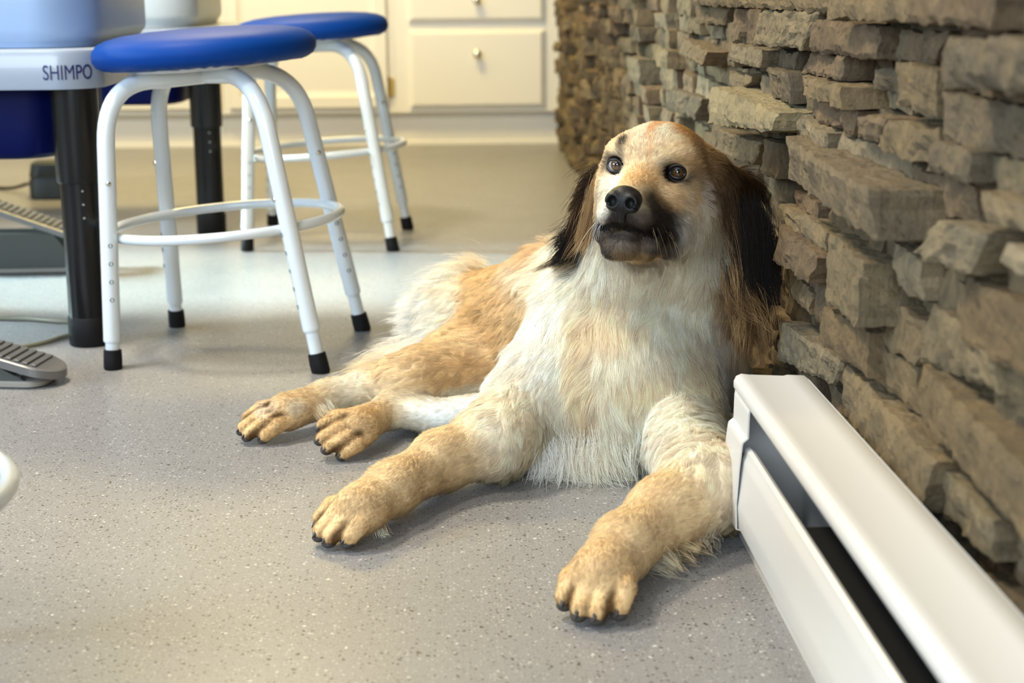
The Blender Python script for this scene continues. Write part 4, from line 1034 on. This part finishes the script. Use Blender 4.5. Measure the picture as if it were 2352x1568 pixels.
feather('ear_fringe', [Yp(1375, 395, 1.88), Yp(1352, 440, 1.89), Yp(1345, 500, 1.90), Yp(1352, 545, 1.92)], [(-.9, .1, -.5), (-.55, .1, -.9), (-.6, .1, -1), (-.9, .1, -.75)], [.035, .045, .05, .055], [BLACK, BROWN*.5, BLACK, BLACK], 2000, spread=.006, clump=.9, wave=.55)
feather('ear_fringe', [Yp(1340, 530, 1.93), Yp(1335, 565, 1.94), Yp(1350, 590, 1.94)], [(-.8, .1, -.7), (-1, .1, -.55), (-1, .1, -.3)], [.045, .055, .05], [BLACK, BLACK, SAND], 1500, spread=.006, clump=.85, wave=.4)
feather('ear_fringe', [Yp(1380, 400, 1.865), Yp(1366, 450, 1.87), Yp(1360, 520, 1.88)], [(-.35, 0, -1), (-.25, 0, -1), (-.5, 0, -1)], [.045, .05, .05], [TAN*.75, TAN*.6, TAN*.8], 1000, spread=.005, clump=.8, wave=.3)
feather('leg_feathering', [Zp(1640, 1225, .018), Zp(1560, 1248, .018), Zp(1490, 1290, .018)], [(.15, -.8, -.25), (.35, -.8, -.2), (.5, -.8, -.1)], [.02, .032, .036], [CREAM, SAND, CREAM], 900, spread=.006, clump=.85, wave=.5, grav=.35, nrm=(0, 0, 1), lift=.0)
feather('leg_feathering', [Yp(960, 800, 2.25), Yp(905, 835, 2.18), Yp(850, 868, 2.12)], [(-1, 0, -.1), (-1, 0, -.15), (-1, -.1, -.15)], [.045, .045, .03], [WHITE, CREAM, SAND], 4200, spread=.012, clump=.55, wave=.3, grav=.1, nrm=(-.4, 0, 1))
feather('rump_feathering', [Yp(1110, 615, 2.33), Yp(1040, 640, 2.33), Yp(985, 700, 2.33), Yp(965, 760, 2.32)], [(-.6, .1, .7), (-.8, 0, .45), (-1, 0, .2), (-1, 0, -.1)], [.035, .04, .045, .04], [SAND, CREAM, WHITE, WHITE], 3600, spread=.010, clump=.6, wave=.45, grav=.0, nrm=(-.4, -.2, 1), lift=.3)
feather('chest_fringe', [Yp(1190, 985, 1.86), Yp(1270, 1020, 1.835), Yp(1350, 1045, 1.818), Yp(1430, 1010, 1.815)], [(-.3, -.3, -1), (-.1, -.4, -1), (.15, -.4, -1), (.3, -.3, -1)], [.034, .040, .042, .034], [CREAM, WHITE, CREAM, CREAM], 4200, spread=.016, clump=.8, wave=.45, grav=.2)
feather('paw_tuft', [Zp(880, 1195, .012), Zp(865, 1215, .010)], [(.15, -.6, -.6), (.05, -.8, -.5)], [.022, .02], [SAND, CREAM], 50, spread=.003, clump=.9, cell=.01, wave=.4)
feather('paw_tuft', [Zp(740, 960, .05), Zp(765, 945, .05)], [(-.8, .1, .7), (-.7, .1, .8)], [.018, .016], [SAND, CREAM], 160, spread=.004, clump=.9, cell=.008, wave=.5, grav=0)
wh = lambda a, d, L, c_: (a, d, L, c_)
feather('whisker', [hd(6.5, 2.3, -4.6), hd(4.5, 3.4, -5.2), hd(3.4, 3.8, -6.0)], [hv(.2, .8, -.9), hv(-.1, .9, -1), hv(-.3, .8, -1)], [.05, .06, .06], [SAND, DARKG, SAND], 16, spread=.003, clump=0, wave=.15, rad=.00014, nrm=hv(.4, 1, 0), lift=.3)
feather('whisker', [hd(6.5, -2.3, -4.6), hd(4.5, -3.2, -5.4)], [hv(.2, -.8, -1), hv(-.1, -.9, -1)], [.05, .055], [WHITE, CREAM], 10, spread=.003, clump=0, wave=.15, rad=.00014, nrm=hv(.4, -1, 0), lift=.3)

# ---- nose, eyes, lids, claws, pads
m_nose = mat('wet_nose_leather', (.007, .0065, .0065), .45, spec=.3, bump=(420, .5, .0012))
nz_c = hd(8.1, 0, -2.75)
NP = [dict(t='e', a=nz_c, r=npv((.0150, .0195, .0150)), R=HR, k=.004), dict(t='e', a=hd(9.0, -1.05, -3.0), r=npv((.0095, .0095, .0110)), R=HR, k=.004), dict(t='e', a=hd(9.0, 1.05, -3.0), r=npv((.0095, .0095, .0110)), R=HR, k=.004),
      dict(t='c', a=hd(8.9, 0, -3.6), b=hd(8.4, 0, -4.9), ra=.006, rb=.005, k=.004)]
NC = []
for s in (-1, 1):
    NC += [dict(t='e', a=hd(9.95, s*1.02, -3.0), r=npv((.0095, .0054, .0062)), R=HR, k=.003), dict(t='c', a=hd(9.6, s*1.5, -3.3), b=hd(8.7, s*2.3, -3.6), ra=.0016, rb=.0014, k=.002)]
NC.append(dict(t='c', a=hd(10.1, 0, -2.6), b=hd(9.4, 0, -5.2), ra=.0009, rb=.0009, k=.0015))
lo, hi = nz_c-.036, nz_c+.036
V, Fq = surface_nets(*[np.arange(lo[i], hi[i], .0009, dtype=np.float32) for i in range(3)], NP, NC, clip=False)
link('nose', np_mesh('nose', relax(V, Fq, 1, .5), Fq), m_nose, dog)
m_eye = bpy.data.materials.new('amber_eye'); m_eye.use_nodes = True
n, l = nodes_of(m_eye); b = n['Principled BSDF']; tc = n.new('ShaderNodeTexCoord')
sp = n.new('ShaderNodeSeparateXYZ'); l.new(tc.outputs['Object'], sp.inputs[0])
rad_ = n.new('ShaderNodeVectorMath'); rad_.operation = 'LENGTH'; cb = n.new('ShaderNodeCombineXYZ'); l.new(sp.outputs[0], cb.inputs[0]); l.new(sp.outputs[1], cb.inputs[1]); l.new(cb.outputs[0], rad_.inputs[0])
sc_ = n.new('ShaderNodeMath'); sc_.operation = 'MULTIPLY'; sc_.inputs[1].default_value = 100; l.new(rad_.outputs['Value'], sc_.inputs[0])
c0 = ramp(sc_.outputs[0], [(.0, (.004, .003, .003)), (.27, (.004, .003, .003)), (.31, (.060, .026, .008)), (.55, (.085, .038, .010)), (.70, (.02, .009, .004)), (.80, (.30, .27, .26))])
l.new(c0, b.inputs['Base Color']); b.inputs['Roughness'].default_value = .06; b.inputs['Coat Weight'].default_value = 1; b.inputs['Coat Roughness'].default_value = .02
m_lid = mat('dark_eyelid', (.012, .009, .008), .35, bump=(300, .3, .0006))
gaze = hv(1, .22, .16)
for e, s in EYE:
    bm = bmesh.new(); bmesh.ops.create_uvsphere(bm, u_segments=40, v_segments=28, radius=.0109)
    for v in bm.verts:
        rr = math.hypot(v.co.x, v.co.y)
        if v.co.z > 0 and rr < .0066: v.co.z += .0012*(1-(rr/.0066)**2)
    o = obj('eye', bm, m_eye, dog, angle=None); o.location = Vector(e-HR[:, 0]*.0015)
    o.rotation_euler = Vector(gaze/np.linalg.norm(gaze)).to_track_quat('Z', 'Y').to_euler()
    # lids: a band over the ball, opening wider across than high
    bm = bmesh.new(); seg = 48; rings = []
    fr = HR[:, 0]*.97+HR[:, 1]*s*.22; fr /= np.linalg.norm(fr); sd = np.cross(HR[:, 2], fr); sd /= np.linalg.norm(sd); sd = -sd if sd @ HR[:, 1] < 0 else sd; up_ = np.cross(fr, sd); up_ = -up_ if up_ @ HR[:, 2] < 0 else up_
    opn = .52 if s < 0 else .36
    for i in range(seg):
        a = 2*pi*i/seg; ca_, sa_ = cos(a), sin(a)
        th0 = .80*abs(ca_)**1.0*0+1/math.sqrt((ca_/.76)**2+(sa_/opn)**2)
        row = []
        for th, rr in ((th0, .0109), (th0+.02, .0121), (th0+.12, .0128), (th0+.30, .0126), (th0+.55, .0112)):
            p = e-HR[:, 0]*.0015+(fr*cos(th)+(sd*ca_+up_*sa_)*sin(th))*rr; row.append(bm.verts.new(p))
        rings.append(row)
    for i in range(seg):
        A, B = rings[i], rings[(i+1) % seg]
        for k in range(4): bm.faces.new((A[k], A[k+1], B[k+1], B[k]))
    obj('eyelid', bm, m_lid, dog, angle=None)
m_claw = mat('dark_claw', (.035, .026, .020), .35)
m_pad = mat('grey_paw_pad', (.045, .036, .030), .75, bump=(400, .6, .0012))
for p, d, s, L, r in CLAWS:
    d = d/np.linalg.norm(d); dn = npv((0, 0, -1)); bm = bmesh.new()
    pts = [p-d*.006+d*L*u*1.5+dn*L*.35*u*u for u in np.linspace(0, 1, 6)]
    pts = [Vector((q[0], q[1], max(q[2], .0015+r*.3))) for q in pts]
    add_tube(bm, pts, [r, r*1.02, r*.92, r*.72, r*.45, r*.12], 12); obj('claw', bm, m_claw, dog, angle=None)
for c_, d, s, u, a, b_, h in PADS:
    bm = bmesh.new(); bmesh.ops.create_icosphere(bm, subdivisions=3, radius=1)
    for v in bm.verts:
        q = npv(c_)+d*v.co.x*a+s*v.co.y*b_+u*v.co.z*h; v.co = Vector((q[0], q[1], max(q[2], .001)))
    obj('pad', bm, m_pad, dog, angle=None)
